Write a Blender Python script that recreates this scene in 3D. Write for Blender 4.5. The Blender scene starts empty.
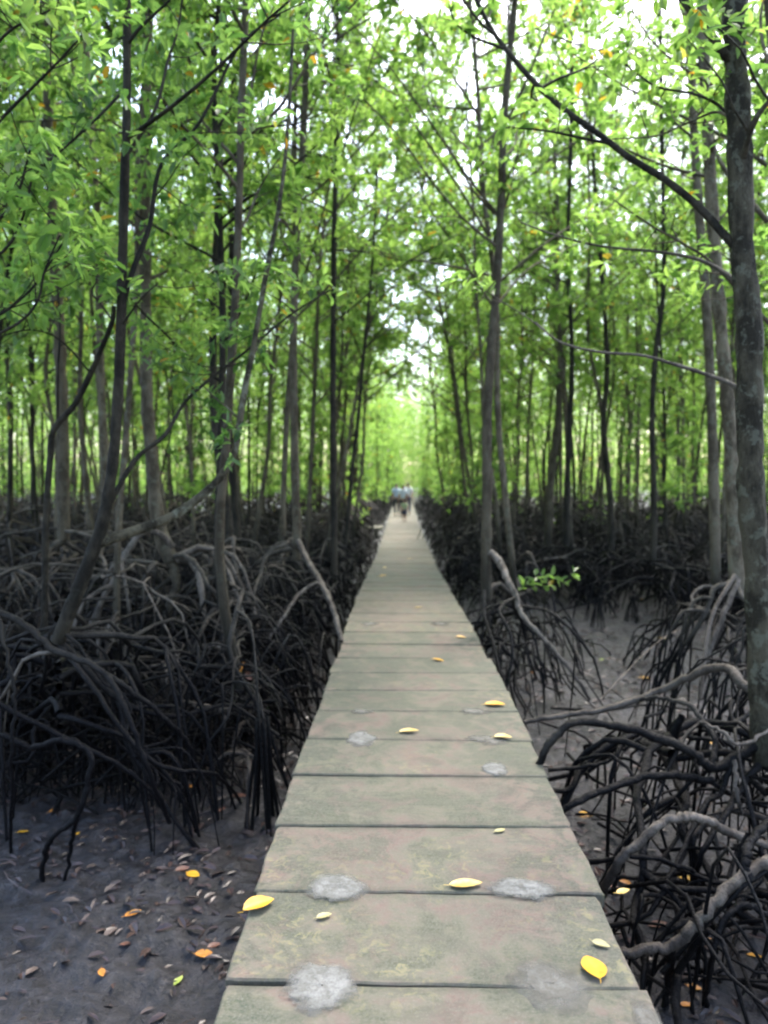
import bpy, bmesh, math, random
import numpy as np
from mathutils import Vector, Matrix, Euler, noise

R = math.radians
rng = np.random.default_rng(11)
random.seed(5)
scene = bpy.context.scene
COL = scene.collection

# ------------------------------------------------------------------ camera
FPX = 740.0
CAM = Vector((0.0, 0.0, 2.30))
YAW, PITCH = 1.39, -2.63
cam_d = bpy.data.cameras.new('camera')
cam = bpy.data.objects.new('camera', cam_d)
COL.objects.link(cam)
cam_d.sensor_fit = 'VERTICAL'
cam_d.sensor_height = 36.0
cam_d.lens = 36.0 * FPX / 1024.0
cam_d.clip_start = 0.05
cam_d.clip_end = 600
cam.location = CAM
cam.rotation_euler = Euler((R(90 + PITCH), 0, R(YAW)), 'XYZ')
cam_d.dof.use_dof = True
cam_d.dof.focus_distance = 2.7
cam_d.dof.aperture_fstop = 1.9
scene.camera = cam
CM = cam.rotation_euler.to_matrix()

def ray(px, py):
    return CM @ Vector(((px - 384) / FPX, -(py - 512) / FPX, -1.0))

def W(px, py, Y):
    d = ray(px, py)
    return CAM + d * (Y / d.y)

def hit(px, py, z):
    d = ray(px, py)
    return CAM + d * ((z - CAM.z) / d.z)

# ------------------------------------------------------------------ object helpers
def link(name, mesh, parent=None, loc=None, rot=None):
    o = bpy.data.objects.new(name, mesh)
    COL.objects.link(o)
    if parent is not None:
        o.parent = parent
    if loc is not None:
        o.location = loc
    if rot is not None:
        o.rotation_euler = rot
    return o

def tag(o, label=None, cat=None, group=None, kind=None):
    if label: o['label'] = label
    if cat: o['category'] = cat
    if group: o['group'] = group
    if kind: o['kind'] = kind
    return o

class MB:
    """collects vertices and quads, then makes one mesh"""
    def __init__(s):
        s.v, s.q, s.n = [], [], 0
    def add(s, v, q):
        s.v.append(np.asarray(v, dtype=np.float32)); s.q.append(np.asarray(q, dtype=np.int32) + s.n); s.n += len(v)
    def mesh(s, name, mat, smooth=True):
        me = bpy.data.meshes.new(name)
        v = np.concatenate(s.v); q = np.concatenate(s.q)
        me.vertices.add(len(v)); me.vertices.foreach_set('co', v.ravel())
        me.loops.add(q.size); me.loops.foreach_set('vertex_index', q.ravel())
        me.polygons.add(len(q))
        me.polygons.foreach_set('loop_start', np.arange(len(q), dtype=np.int32) * 4)
        me.polygons.foreach_set('loop_total', np.full(len(q), 4, dtype=np.int32))
        me.polygons.foreach_set('use_smooth', np.full(len(q), smooth, dtype=bool))
        me.update(calc_edges=True)
        me.materials.append(mat)
        return me

def smooth_path(pts, n):
    """catmull-rom resample of a list of points"""
    p = np.array([tuple(a) for a in pts], dtype=float)
    if len(p) == 2:
        t = np.linspace(0, 1, n)[:, None]
        return p[0] * (1 - t) + p[1] * t
    pp = np.vstack([2 * p[0] - p[1], p, 2 * p[-1] - p[-2]])
    out = []
    m = len(p) - 1
    for u in np.linspace(0, m, n):
        i = min(int(u), m - 1); t = u - i
        a, b, c, d = pp[i], pp[i + 1], pp[i + 2], pp[i + 3]
        out.append(0.5 * ((2 * b) + (-a + c) * t + (2 * a - 5 * b + 4 * c - d) * t * t + (-a + 3 * b - 3 * c + d) * t ** 3))
    return np.array(out)

def tube(mb, pts, r0, r1, sides=7, n=None, knob=0.0, wob=0.0, power=1.0):
    n = n or max(4, len(pts) * 3)
    p = smooth_path(pts, n)
    if wob:
        j = rng.normal(0, wob, (n, 3)); j[0] = 0
        p = p + j
    tt = np.linspace(0, 1, n)
    rad = r0 + (r1 - r0) * tt ** power
    if knob:
        rad = rad * (1 + rng.normal(0, knob, n))
    T = np.gradient(p, axis=0); T /= np.linalg.norm(T, axis=1)[:, None] + 1e-9
    ref = np.array([0.0, 0, 1]) if abs(T[0, 2]) < 0.8 else np.array([1.0, 0, 0])
    nrm = np.cross(T[0], ref); nrm /= np.linalg.norm(nrm)
    ang = np.arange(sides) / sides * 2 * math.pi
    V = np.zeros((n, sides, 3))
    for i in range(n):
        nrm = nrm - T[i] * np.dot(nrm, T[i]); nrm /= np.linalg.norm(nrm) + 1e-9
        b = np.cross(T[i], nrm)
        rr = rad[i] * (1 + (rng.normal(0, knob * 0.8, sides) if knob else 0))
        V[i] = p[i] + (np.cos(ang)[:, None] * nrm + np.sin(ang)[:, None] * b) * (rr[:, None] if knob else rr)
    idx = np.arange(n * sides).reshape(n, sides)
    a = idx[:-1]; c = idx[1:]
    q = np.stack([a, np.roll(a, -1, 1), np.roll(c, -1, 1), c], -1).reshape(-1, 4)
    mb.add(V.reshape(-1, 3), q)
    return p

def leaves(mb, P, D, N, L, Wd):
    """leaf blades, folded along the midrib; P,D,N (n,3), L,Wd (n,)"""
    D = D / (np.linalg.norm(D, axis=1)[:, None] + 1e-9)
    N = N - D * np.sum(N * D, 1)[:, None]; N /= np.linalg.norm(N, axis=1)[:, None] + 1e-9
    S = np.cross(D, N)
    L = L[:, None]; Wd = Wd[:, None]
    base = P; tip = P + D * L - N * L * 0.10
    l1 = P + D * L * 0.33 + S * Wd * 0.46 + N * Wd * 0.18
    l2 = P + D * L * 0.70 + S * Wd * 0.38 + N * Wd * 0.10
    r1 = P + D * L * 0.33 - S * Wd * 0.46 + N * Wd * 0.18
    r2 = P + D * L * 0.70 - S * Wd * 0.38 + N * Wd * 0.10
    n = len(P)
    V = np.stack([base, l1, l2, tip, r2, r1], 1).reshape(-1, 3)
    o = np.arange(n)[:, None] * 6
    q = np.concatenate([o + np.array([[0, 1, 2, 3]]), o + np.array([[0, 3, 4, 5]])], 0)
    mb.add(V, q)

def rosettes(mb, C, D, k=6, size=0.12):
    """bunches of k leaves at the twig ends C pointing along D"""
    C = np.asarray(C); D = np.asarray(D)
    m = len(C)
    C = np.repeat(C, k, 0); D = np.repeat(D, k, 0)
    n = m * k
    D = D / (np.linalg.norm(D, axis=1)[:, None] + 1e-9)
    rnd = rng.normal(0, 1, (n, 3)); rad = rnd - D * np.sum(rnd * D, 1)[:, None]
    rad /= np.linalg.norm(rad, axis=1)[:, None] + 1e-9
    dirs = D * rng.uniform(0.0, 0.9, n)[:, None] + rad * rng.uniform(0.6, 1.1, n)[:, None] + np.array([0, 0, -0.12])
    up = np.tile([0.0, 0, 1.0], (n, 1)) + D * 0.5 + rng.normal(0, 0.28, (n, 3))
    L = size * rng.uniform(0.65, 1.25, n)
    leaves(mb, C + rng.normal(0, 0.02, (n, 3)), dirs, up, L, L * rng.uniform(0.36, 0.5, n))

# ------------------------------------------------------------------ materials
def newmat(name):
    m = bpy.data.materials.new(name); m.use_nodes = True
    nt = m.node_tree
    for n in list(nt.nodes):
        if n.type != 'OUTPUT_MATERIAL': nt.nodes.remove(n)
    return m, nt, nt.nodes['Material Output']

def nd(nt, t, **kw):
    n = nt.nodes.new(t)
    for k, v in kw.items(): setattr(n, k, v)
    return n

def noise_tex(nt, vec, scale, detail=4, rough=0.55, dist=0.0):
    n = nd(nt, 'ShaderNodeTexNoise')
    n.inputs['Scale'].default_value = scale; n.inputs['Detail'].default_value = detail
    n.inputs['Roughness'].default_value = rough; n.inputs['Distortion'].default_value = dist
    if vec is not None: nt.links.new(vec, n.inputs['Vector'])
    return n.outputs['Fac']

def ramp(nt, fac, stops):
    n = nd(nt, 'ShaderNodeValToRGB')
    el = n.color_ramp.elements
    while len(el) < len(stops): el.new(0.5)
    for e, (p, c) in zip(el, stops):
        e.position = p; e.color = (c[0], c[1], c[2], 1) if len(c) == 3 else c
    nt.links.new(fac, n.inputs['Fac'])
    return n.outputs['Color']

def mixc(nt, fac, a, b, mode='MIX'):
    n = nd(nt, 'ShaderNodeMix', data_type='RGBA', blend_type=mode)
    for s, v in ((n.inputs[0], fac), (n.inputs[6], a), (n.inputs[7], b)):
        if isinstance(v, (int, float)): s.default_value = v
        elif isinstance(v, tuple): s.default_value = (v[0], v[1], v[2], 1)
        else: nt.links.new(v, s)
    return n.outputs[2]

def math_n(nt, op, a, b=0.0, clamp=False):
    n = nd(nt, 'ShaderNodeMath', operation=op); n.use_clamp = clamp
    for s, v in ((n.inputs[0], a), (n.inputs[1], b)):
        if isinstance(v, (int, float)): s.default_value = v
        else: nt.links.new(v, s)
    return n.outputs[0]

def maprange(nt, v, a, b, c=0.0, d=1.0):
    n = nd(nt, 'ShaderNodeMapRange')
    nt.links.new(v, n.inputs[0])
    for i, x in enumerate((a, b, c, d)): n.inputs[i + 1].default_value = x
    return n.outputs[0]

def bump(nt, h, strength, dist=0.01, prev=None):
    n = nd(nt, 'ShaderNodeBump')
    n.inputs['Strength'].default_value = strength; n.inputs['Distance'].default_value = dist
    nt.links.new(h, n.inputs['Height'])
    if prev is not None: nt.links.new(prev, n.inputs['Normal'])
    return n.outputs['Normal']

def pbsdf(nt, out, col, rough, normal=None, spec=0.5):
    b = nd(nt, 'ShaderNodeBsdfPrincipled')
    for s, v in ((b.inputs['Base Color'], col), (b.inputs['Roughness'], rough)):
        if isinstance(v, (int, float)): s.default_value = v
        elif isinstance(v, tuple): s.default_value = (v[0], v[1], v[2], 1)
        else: nt.links.new(v, s)
    b.inputs['Specular IOR Level'].default_value = spec
    if normal is not None: nt.links.new(normal, b.inputs['Normal'])
    if out is not None: nt.links.new(b.outputs[0], out.inputs['Surface'])
    return b

def wood_mat(name, dry, pale, wet, tide0, tide1, lichen=0.5, rough=0.8):
    """bark that is muddy and dark under the high-tide line, dry above it"""
    m, nt, out = newmat(name)
    geo = nd(nt, 'ShaderNodeNewGeometry'); pos = geo.outputs['Position']
    mp = nd(nt, 'ShaderNodeMapping'); mp.inputs['Scale'].default_value = (1, 1, 0.45)
    nt.links.new(pos, mp.inputs['Vector'])
    n1 = noise_tex(nt, mp.outputs[0], 9, 5, 0.65)
    n2 = noise_tex(nt, mp.outputs[0], 55, 4, 0.7)
    n3 = noise_tex(nt, pos, 1.7, 2)
    c = ramp(nt, n1, [(0.43, dry), (0.57, pale)])
    c = mixc(nt, math_n(nt, 'MULTIPLY', n2, 0.55), c, tuple(x * 0.45 for x in dry))
    li = ramp(nt, noise_tex(nt, pos, 14, 4, 0.7, 0.3), [(0.54, (0, 0, 0)), (0.60, (1, 1, 1))])
    c = mixc(nt, math_n(nt, 'MULTIPLY', li, lichen), c, (0.18, 0.18, 0.125))
    info = nd(nt, 'ShaderNodeObjectInfo')
    c = mixc(nt, maprange(nt, info.outputs['Random'], 0, 1, 0.0, 0.6), c, tuple(x * 0.5 for x in dry))
    z = nd(nt, 'ShaderNodeSeparateXYZ'); nt.links.new(pos, z.inputs[0])
    zz = math_n(nt, 'ADD', z.outputs['Z'], math_n(nt, 'MULTIPLY', math_n(nt, 'SUBTRACT', n3, 0.5), 0.9))
    t = maprange(nt, zz, tide0, tide1)
    wetc = ramp(nt, n2, [(0.3, wet), (0.75, tuple(x * 1.7 for x in wet))])
    c = mixc(nt, t, wetc, c)
    rg = maprange(nt, t, 0, 1, 0.42, rough)
    nb = bump(nt, n2, 0.9, 0.016)
    nb = bump(nt, n1, 0.7, 0.04, nb)
    b = pbsdf(nt, out, c, rg, nb, 0.2)
    nt.links.new(maprange(nt, t, 0, 1, 0.09, 0.2), b.inputs['Specular IOR Level'])
    return m

M = {}
M['bark'] = wood_mat('grey_bark', (0.080, 0.062, 0.038), (0.215, 0.176, 0.116), (0.016, 0.014, 0.010), 0.9, 1.8)
M['dark_bark'] = wood_mat('dark_bark', (0.018, 0.015, 0.010), (0.062, 0.051, 0.034), (0.010, 0.009, 0.008), 0.5, 1.2, 0.05)  # near-black bark: the shade of a backlit stem is put into the colour
M['big_bark'] = wood_mat('lichen_bark', (0.028, 0.023, 0.013), (0.125, 0.106, 0.066), (0.014, 0.013, 0.009), 0.6, 1.2, 0.6)
M['root'] = wood_mat('root_bark', (0.050, 0.042, 0.031), (0.14, 0.12, 0.092), (0.005, 0.0045, 0.0045), 0.80, 1.5, 0.10, 0.75)
M['black_root'] = wood_mat('muddy_black_root', (0.028, 0.024, 0.018), (0.085, 0.074, 0.06), (0.005, 0.0045, 0.005), 0.9, 1.7, 0.05, 0.7)
M['pale_root'] = wood_mat('pale_root_bark', (0.075, 0.060, 0.046), (0.26, 0.215, 0.17), (0.016, 0.013, 0.012), 0.10, 0.75, 0.2, 0.6)

def leaf_mat(name, dark, light, tr_dark, tr_light, mixf=0.5):
    m, nt, out = newmat(name)
    geo = nd(nt, 'ShaderNodeNewGeometry')
    rnd = geo.outputs['Random Per Island']
    cl = noise_tex(nt, geo.outputs['Position'], 0.9, 2)
    f = math_n(nt, 'ADD', math_n(nt, 'MULTIPLY', rnd, 0.55), math_n(nt, 'MULTIPLY', maprange(nt, cl, 0.35, 0.65), 0.45))
    c = ramp(nt, f, [(0.1, dark), (0.85, light)])
    t = ramp(nt, f, [(0.1, tr_dark), (0.85, tr_light)])
    yel = ramp(nt, rnd, [(0.985, (0, 0, 0)), (0.99, (1, 1, 1))])
    c = mixc(nt, yel, c, (0.30, 0.20, 0.02)); t = mixc(nt, yel, t, (0.55, 0.33, 0.02))
    b = pbsdf(nt, None, c, 0.36, None, 0.5)
    tb = nd(nt, 'ShaderNodeBsdfTranslucent'); nt.links.new(t, tb.inputs['Color'])
    mx = nd(nt, 'ShaderNodeMixShader'); mx.inputs[0].default_value = mixf
    nt.links.new(b.outputs[0], mx.inputs[1]); nt.links.new(tb.outputs[0], mx.inputs[2])
    nt.links.new(mx.outputs[0], out.inputs['Surface'])
    return m
M['leaf'] = leaf_mat('mangrove_leaf', (0.040, 0.085, 0.025), (0.095, 0.16, 0.040), (0.18, 0.37, 0.062), (0.45, 0.69, 0.13), 0.60)
M['leaf_dark'] = leaf_mat('old_mangrove_leaf', (0.030, 0.070, 0.026), (0.07, 0.13, 0.04), (0.12, 0.28, 0.05), (0.33, 0.55, 0.11), 0.54)  # darker leaf copy, shade of near backlit foliage put into its greens

def fallen_mat(name, c0, c1):
    m, nt, out = newmat(name)
    tc = nd(nt, 'ShaderNodeTexCoord')
    n = noise_tex(nt, tc.outputs['Object'], 40, 4)
    c = ramp(nt, n, [(0.35, c0), (0.68, c1)])
    pbsdf(nt, out, c, 0.45)
    return m
M['yellow_leaf'] = fallen_mat('yellow_leaf', (0.62, 0.27, 0.012), (0.72, 0.42, 0.03))
M['pale_yellow_leaf'] = fallen_mat('pale_yellow_leaf', (0.58, 0.34, 0.06), (0.68, 0.50, 0.15))
M['orange_leaf'] = fallen_mat('orange_leaf', (0.45, 0.16, 0.025), (0.60, 0.27, 0.04))
M['brown_leaf'] = fallen_mat('brown_leaf', (0.12, 0.05, 0.03), (0.24, 0.11, 0.07))
M['green_leaf'] = fallen_mat('green_leaf', (0.25, 0.33, 0.06), (0.42, 0.45, 0.10))
M['faded_leaf'] = fallen_mat('faded_leaf', (0.34, 0.30, 0.13), (0.42, 0.36, 0.15))

def mud_mat():
    m, nt, out = newmat('wet_mud')
    pos = nd(nt, 'ShaderNodeNewGeometry').outputs['Position']
    n1 = noise_tex(nt, pos, 1.1, 4, 0.6); n2 = noise_tex(nt, pos, 13, 6, 0.7); n3 = noise_tex(nt, pos, 48, 4, 0.7)
    c = ramp(nt, n2, [(0.38, (0.008, 0.0075, 0.008)), (0.47, (0.019, 0.017, 0.0178)), (0.54, (0.031, 0.028, 0.030)), (0.64, (0.058, 0.054, 0.056))])
    c = mixc(nt, maprange(nt, n1, 0.45, 0.75, 0, .6), c, (0.036, 0.035, 0.039))
    spk = ramp(nt, noise_tex(nt, pos, 26, 3, 0.6), [(0.30, (1, 1, 1)), (0.37, (0, 0, 0))])
    c = mixc(nt, spk, c, (0.004, 0.004, 0.004))
    rg = maprange(nt, n1, 0.40, 0.60, 0.30, 0.56)
    v = nd(nt, 'ShaderNodeTexVoronoi'); v.inputs['Scale'].default_value = 11; nt.links.new(pos, v.inputs['Vector'])
    nb = bump(nt, v.outputs['Distance'], 0.25, 0.03)
    nb = bump(nt, n2, 1.0, 0.05, nb); nb = bump(nt, n3, 0.7, 0.010, nb)
    pbsdf(nt, out, c, rg, nb, 0.5)
    return m
M['mud'] = mud_mat()

def plank_mat():
    m, nt, out = newmat('worn_plank')
    tc = nd(nt, 'ShaderNodeTexCoord'); info = nd(nt, 'ShaderNodeObjectInfo')
    geo = nd(nt, 'ShaderNodeNewGeometry'); pos = geo.outputs['Position']; ob = tc.outputs['Object']
    mp = nd(nt, 'ShaderNodeMapping'); mp.inputs['Scale'].default_value = (0.9, 5.5, 1)
    nt.links.new(pos, mp.inputs['Vector'])
    grain = noise_tex(nt, mp.outputs[0], 9, 6, 0.7)
    big = noise_tex(nt, pos, 2.3, 7, 0.68, 0.6)
    fine = noise_tex(nt, pos, 90, 3, 0.7)
    rnd = info.outputs['Random']
    f = math_n(nt, 'ADD', maprange(nt, big, 0.39, 0.61, 0.27, 0.95), math_n(nt, 'MULTIPLY', math_n(nt, 'SUBTRACT', rnd, 0.5), 0.45))
    c = ramp(nt, f, [(0.30, (0.060, 0.068, 0.038)), (0.48, (0.112, 0.106, 0.066)), (0.62, (0.145, 0.120, 0.085)), (0.80, (0.160, 0.102, 0.080)), (0.97, (0.098, 0.090, 0.060))])
    # algae along the ends of the boards
    sx = nd(nt, 'ShaderNodeSeparateXYZ'); nt.links.new(ob, sx.inputs[0])
    ax = math_n(nt, 'ABSOLUTE', sx.outputs['X'])
    algae_n = noise_tex(nt, pos, 6, 6, 0.7, 0.5)
    al = math_n(nt, 'MULTIPLY', maprange(nt, ax, 0.05, 0.60), maprange(nt, algae_n, 0.44, 0.55))
    c = mixc(nt, math_n(nt, 'MULTIPLY', al, 0.85), c, (0.036, 0.050, 0.030))
    # pale yellowish lichen on some boards
    ln = ramp(nt, noise_tex(nt, pos, 17, 7, 0.75, 0.8), [(0.53, (0, 0, 0)), (0.60, (1, 1, 1))])
    sel = maprange(nt, math_n(nt, 'ADD', noise_tex(nt, pos, 1.6, 2), math_n(nt, 'MULTIPLY', rnd, 0.25)), 0.58, 0.75)
    c = mixc(nt, math_n(nt, 'MULTIPLY', math_n(nt, 'MULTIPLY', ln, sel), 0.75), c, (0.27, 0.235, 0.10))
    c = mixc(nt, maprange(nt, grain, 0.40, 0.58, 0.42, 0.0), c, (0.13, 0.12, 0.085))
    c = mixc(nt, maprange(nt, fine, 0.40, 0.60, 0.42, 0.0), c, (0.16, 0.14, 0.11))
    st = ramp(nt, noise_tex(nt, pos, 3.7, 6, 0.75, 1.2), [(0.36, (1, 1, 1)), (0.47, (0, 0, 0))])
    c = mixc(nt, math_n(nt, 'MULTIPLY', st, .5), c, (0.085, 0.080, 0.058))
    pk = ramp(nt, noise_tex(nt, pos, 5.1, 6, 0.7, .8), [(0.54, (0, 0, 0)), (0.64, (1, 1, 1))])
    c = mixc(nt, math_n(nt, 'MULTIPLY', pk, .38), c, (0.155, 0.100, 0.084))
    gr = ramp(nt, noise_tex(nt, pos, 150, 2, 0.6), [(0.60, (0, 0, 0)), (0.66, (1, 1, 1))])
    c = mixc(nt, math_n(nt, 'MULTIPLY', gr, .4), c, (0.20, 0.185, 0.15))
    # patchy darker tone towards the joint edges
    ay = math_n(nt, 'ABSOLUTE', sx.outputs['Y'])
    e = math_n(nt, 'MULTIPLY', maprange(nt, ay, 0.225, 0.272), maprange(nt, algae_n, 0.3, 0.6))
    c = mixc(nt, math_n(nt, 'MULTIPLY', e, 0.7), c, (0.055, 0.055, 0.036))
    rg = maprange(nt, big, 0.3, 0.7, 0.62, 0.82)
    nb = bump(nt, grain, 0.35, 0.006); nb = bump(nt, fine, 0.35, 0.003, nb)
    pbsdf(nt, out, c, rg, nb, 0.35)
    return m
M['plank'] = plank_mat()

def simple_mat(name, c0, c1, scale, rough, bs=0.3):
    m, nt, out = newmat(name)
    pos = nd(nt, 'ShaderNodeNewGeometry').outputs['Position']
    n = noise_tex(nt, pos, scale, 6, 0.7)
    c = ramp(nt, n, [(0.35, c0), (0.66, c1)])
    pbsdf(nt, out, c, rough, bump(nt, n, bs, 0.006))
    return m
def mortar_mat(name, c0, c1, edge):
    m, nt, out = newmat(name)
    pos = nd(nt, 'ShaderNodeNewGeometry').outputs['Position']
    tc = nd(nt, 'ShaderNodeTexCoord')
    vm = nd(nt, 'ShaderNodeVectorMath', operation='SUBTRACT'); nt.links.new(tc.outputs['Generated'], vm.inputs[0]); vm.inputs[1].default_value = (.5, .5, .5)
    mu = nd(nt, 'ShaderNodeVectorMath', operation='MULTIPLY'); nt.links.new(vm.outputs[0], mu.inputs[0]); mu.inputs[1].default_value = (2, 2, 0)
    ln = nd(nt, 'ShaderNodeVectorMath', operation='LENGTH'); nt.links.new(mu.outputs[0], ln.inputs[0])
    n = noise_tex(nt, pos, 26, 6, 0.7); n2 = noise_tex(nt, pos, 9, 5, 0.7); n3 = noise_tex(nt, pos, 120, 3, 0.7)
    c = ramp(nt, n, [(0.42, c0), (0.60, c1)])
    c = mixc(nt, maprange(nt, n3, .4, .6, .35, 0), c, tuple(x * .45 for x in c0))
    rr = math_n(nt, 'ADD', ln.outputs['Value'], math_n(nt, 'MULTIPLY', math_n(nt, 'SUBTRACT', n2, .5), 1.5))
    al = maprange(nt, math_n(nt, 'ADD', rr, math_n(nt, 'MULTIPLY', math_n(nt, 'SUBTRACT', n, .5), .9)), 1.0 - edge, 0.98, 1, 0)
    b = pbsdf(nt, None, c, 0.85, bump(nt, n, .5, .005), .3)
    t = nd(nt, 'ShaderNodeBsdfTransparent'); mx = nd(nt, 'ShaderNodeMixShader')
    nt.links.new(al, mx.inputs[0]); nt.links.new(t.outputs[0], mx.inputs[1]); nt.links.new(b.outputs[0], mx.inputs[2]); nt.links.new(mx.outputs[0], out.inputs['Surface'])
    return m
M['mortar'] = mortar_mat('mortar', (0.15, 0.145, 0.122), (0.255, 0.248, 0.222), .45)
M['mortar_thin'] = mortar_mat('worn_mortar', (0.135, 0.125, 0.10), (0.21, 0.20, 0.17), .75)
M['concrete'] = simple_mat('concrete', (0.12, 0.12, 0.10), (0.22, 0.21, 0.19), 8, 0.85)
M['litter'] = simple_mat('sodden_leaf', (0.012, 0.010, 0.010), (0.10, 0.060, 0.048), 7, 0.36, 0.1)
M['skin'] = simple_mat('skin', (0.36, 0.20, 0.13), (0.42, 0.24, 0.16), 20, 0.55, 0.02)
M['hair'] = simple_mat('black_hair', (0.012, 0.010, 0.009), (0.025, 0.02, 0.018), 80, 0.5)
M['shirt_white'] = simple_mat('pale_blue_cotton', (0.68, 0.73, 0.85), (0.78, 0.82, 0.90), 12, 0.85, 0.1)
M['shirt_blue'] = simple_mat('light_blue_cotton', (0.55, 0.66, 0.84), (0.64, 0.73, 0.88), 12, 0.85, 0.1)
M['shirt_grey'] = simple_mat('white_cotton', (0.80, 0.81, 0.84), (0.86, 0.86, 0.88), 12, 0.85, 0.1)
M['shirt_green'] = simple_mat('pale_green_cotton', (0.48, 0.58, 0.36), (0.60, 0.68, 0.45), 12, 0.85, 0.1)
M['trousers'] = simple_mat('dark_cloth', (0.018, 0.019, 0.026), (0.035, 0.036, 0.045), 12, 0.85, 0.1)
M['navy'] = simple_mat('navy_cloth', (0.025, 0.035, 0.09), (0.04, 0.05, 0.12), 12, 0.85, 0.1)
M['shoe'] = simple_mat('dark_rubber', (0.02, 0.02, 0.02), (0.04, 0.04, 0.04), 12, 0.6, 0.1)

# ------------------------------------------------------------------ world and sun
world = bpy.data.worlds.new('World'); scene.world = world; world.use_nodes = True
wn = world.node_tree
sky = wn.nodes.new('ShaderNodeTexSky'); sky.sky_type = 'NISHITA'; sky.sun_disc = False
SUN_EL, SUN_AZ = 58.0, 25.0          # azimuth measured from +Y towards +X
sky.sun_elevation = R(SUN_EL); sky.sun_rotation = R(SUN_AZ)
sky.air_density = 1.0; sky.dust_density = 3.5; sky.ozone_density = 0.9
bg = wn.nodes['Background']; bg.inputs['Strength'].default_value = 0.15
wn.links.new(sky.outputs[0], bg.inputs['Color'])
sd = bpy.data.lights.new('sun', 'SUN'); sd.energy = 1.4; sd.angle = R(18); sd.color = (1.0, 0.97, 0.92)
so = bpy.data.objects.new('sun', sd); COL.objects.link(so)
so.rotation_euler = Euler((R(90 - SUN_EL), 0, R(180 - SUN_AZ)), 'XYZ')
_d = Vector((math.sin(R(SUN_AZ)) * math.cos(R(SUN_EL)), math.cos(R(SUN_AZ)) * math.cos(R(SUN_EL)), math.sin(R(SUN_EL))))
so.rotation_euler = _d.to_track_quat('Z', 'Y').to_euler()
scene.view_settings.view_transform = 'Standard'; scene.view_settings.look = 'None'
scene.view_settings.exposure = 2.5; scene.view_settings.gamma = 1.0
scene.cycles.max_bounces = 5; scene.cycles.diffuse_bounces = 3; scene.cycles.transmission_bounces = 3
scene.cycles.glossy_bounces = 2; scene.cycles.transparent_max_bounces = 4
scene.cycles.filter_width = 2.2

# ------------------------------------------------------------------ boardwalk line
def interp(Y, tab):
    ys = [t[0] for t in tab]
    return [float(np.interp(Y, ys, [t[k] for t in tab])) for k in range(1, len(tab[0]))]
#        Y   left   right   z
WALK = [(-3, -.56, .75, .70), (2.2, -.565, .755, .70), (2.8, -.555, .76, .70), (3.9, -.595, .786, .70), (5.0, -.58, .80, .70), (6.2, -.585, .79, .70),
        (8.4, -.61, .745, .70), (10.8, -.635, .72, .64), (14.5, -.637, .725, .50), (18, -.62, .74, .40), (24, -.635, .73, .36),
        (40, -.63, .73, .33), (55, -.60, .80, .34), (75, -.1, 1.35, .36), (110, .9, 2.3, .38)]

# ------------------------------------------------------------------ mud
def mud_h(x, y):
    h = noise.noise(Vector((x * 0.35, y * 0.35, 0))) * 0.07
    if abs(x) < 14 and y < 22:
        h += noise.noise(Vector((x * 2.1, y * 2.1, 3))) * 0.030
        h += noise.noise(Vector((x * 6.3, y * 6.3, 7))) * 0.045
        h += abs(noise.noise(Vector((x * 12, y * 12, 1)))) * 0.05
    return h - 0.01

def build_mud():
    xs = np.concatenate([-np.geomspace(9, 90, 22)[::-1], np.arange(-8.8, -3.6, 0.12), np.arange(-3.6, 3.6, 0.045), np.arange(3.6, 8.81, 0.12), np.geomspace(9, 90, 22)])
    ys = np.concatenate([np.arange(-14, 1.6, 0.8), np.arange(1.6, 5.6, 0.045), np.arange(5.6, 9, 0.08), np.arange(9, 18, 0.16), np.geomspace(18.2, 190, 45)])
    nx, ny = len(xs), len(ys)
    V = np.zeros((ny, nx, 3), dtype=np.float32)
    for j, y in enumerate(ys):
        for i, x in enumerate(xs):
            V[j, i] = (x, y, mud_h(x, y))
    idx = np.arange(nx * ny).reshape(ny, nx)
    q = np.stack([idx[:-1, :-1], idx[:-1, 1:], idx[1:, 1:], idx[1:, :-1]], -1).reshape(-1, 4)
    mb = MB(); mb.add(V.reshape(-1, 3), q)
    o = link('mud', mb.mesh('mud', M['mud']))
    tag(o, 'dark grey tidal mud spreading under the mangroves on both sides of the boardwalk', 'mud', kind='structure')
build_mud()

# ------------------------------------------------------------------ boardwalk
walk = link('boardwalk', None)
tag(walk, 'long straight boardwalk of worn grey planks running away through the mangrove forest', 'boardwalk')
PITCH_Y = 0.548
JOINTS = [2.269 - 7 * .548 + .548 * k for k in range(7)] + [2.269, 2.795, 3.339, 3.912, 4.459, 5.023, 5.528, 6.030, 6.524]
while len(JOINTS) < 206: JOINTS.append(JOINTS[-1] + .548)

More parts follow.
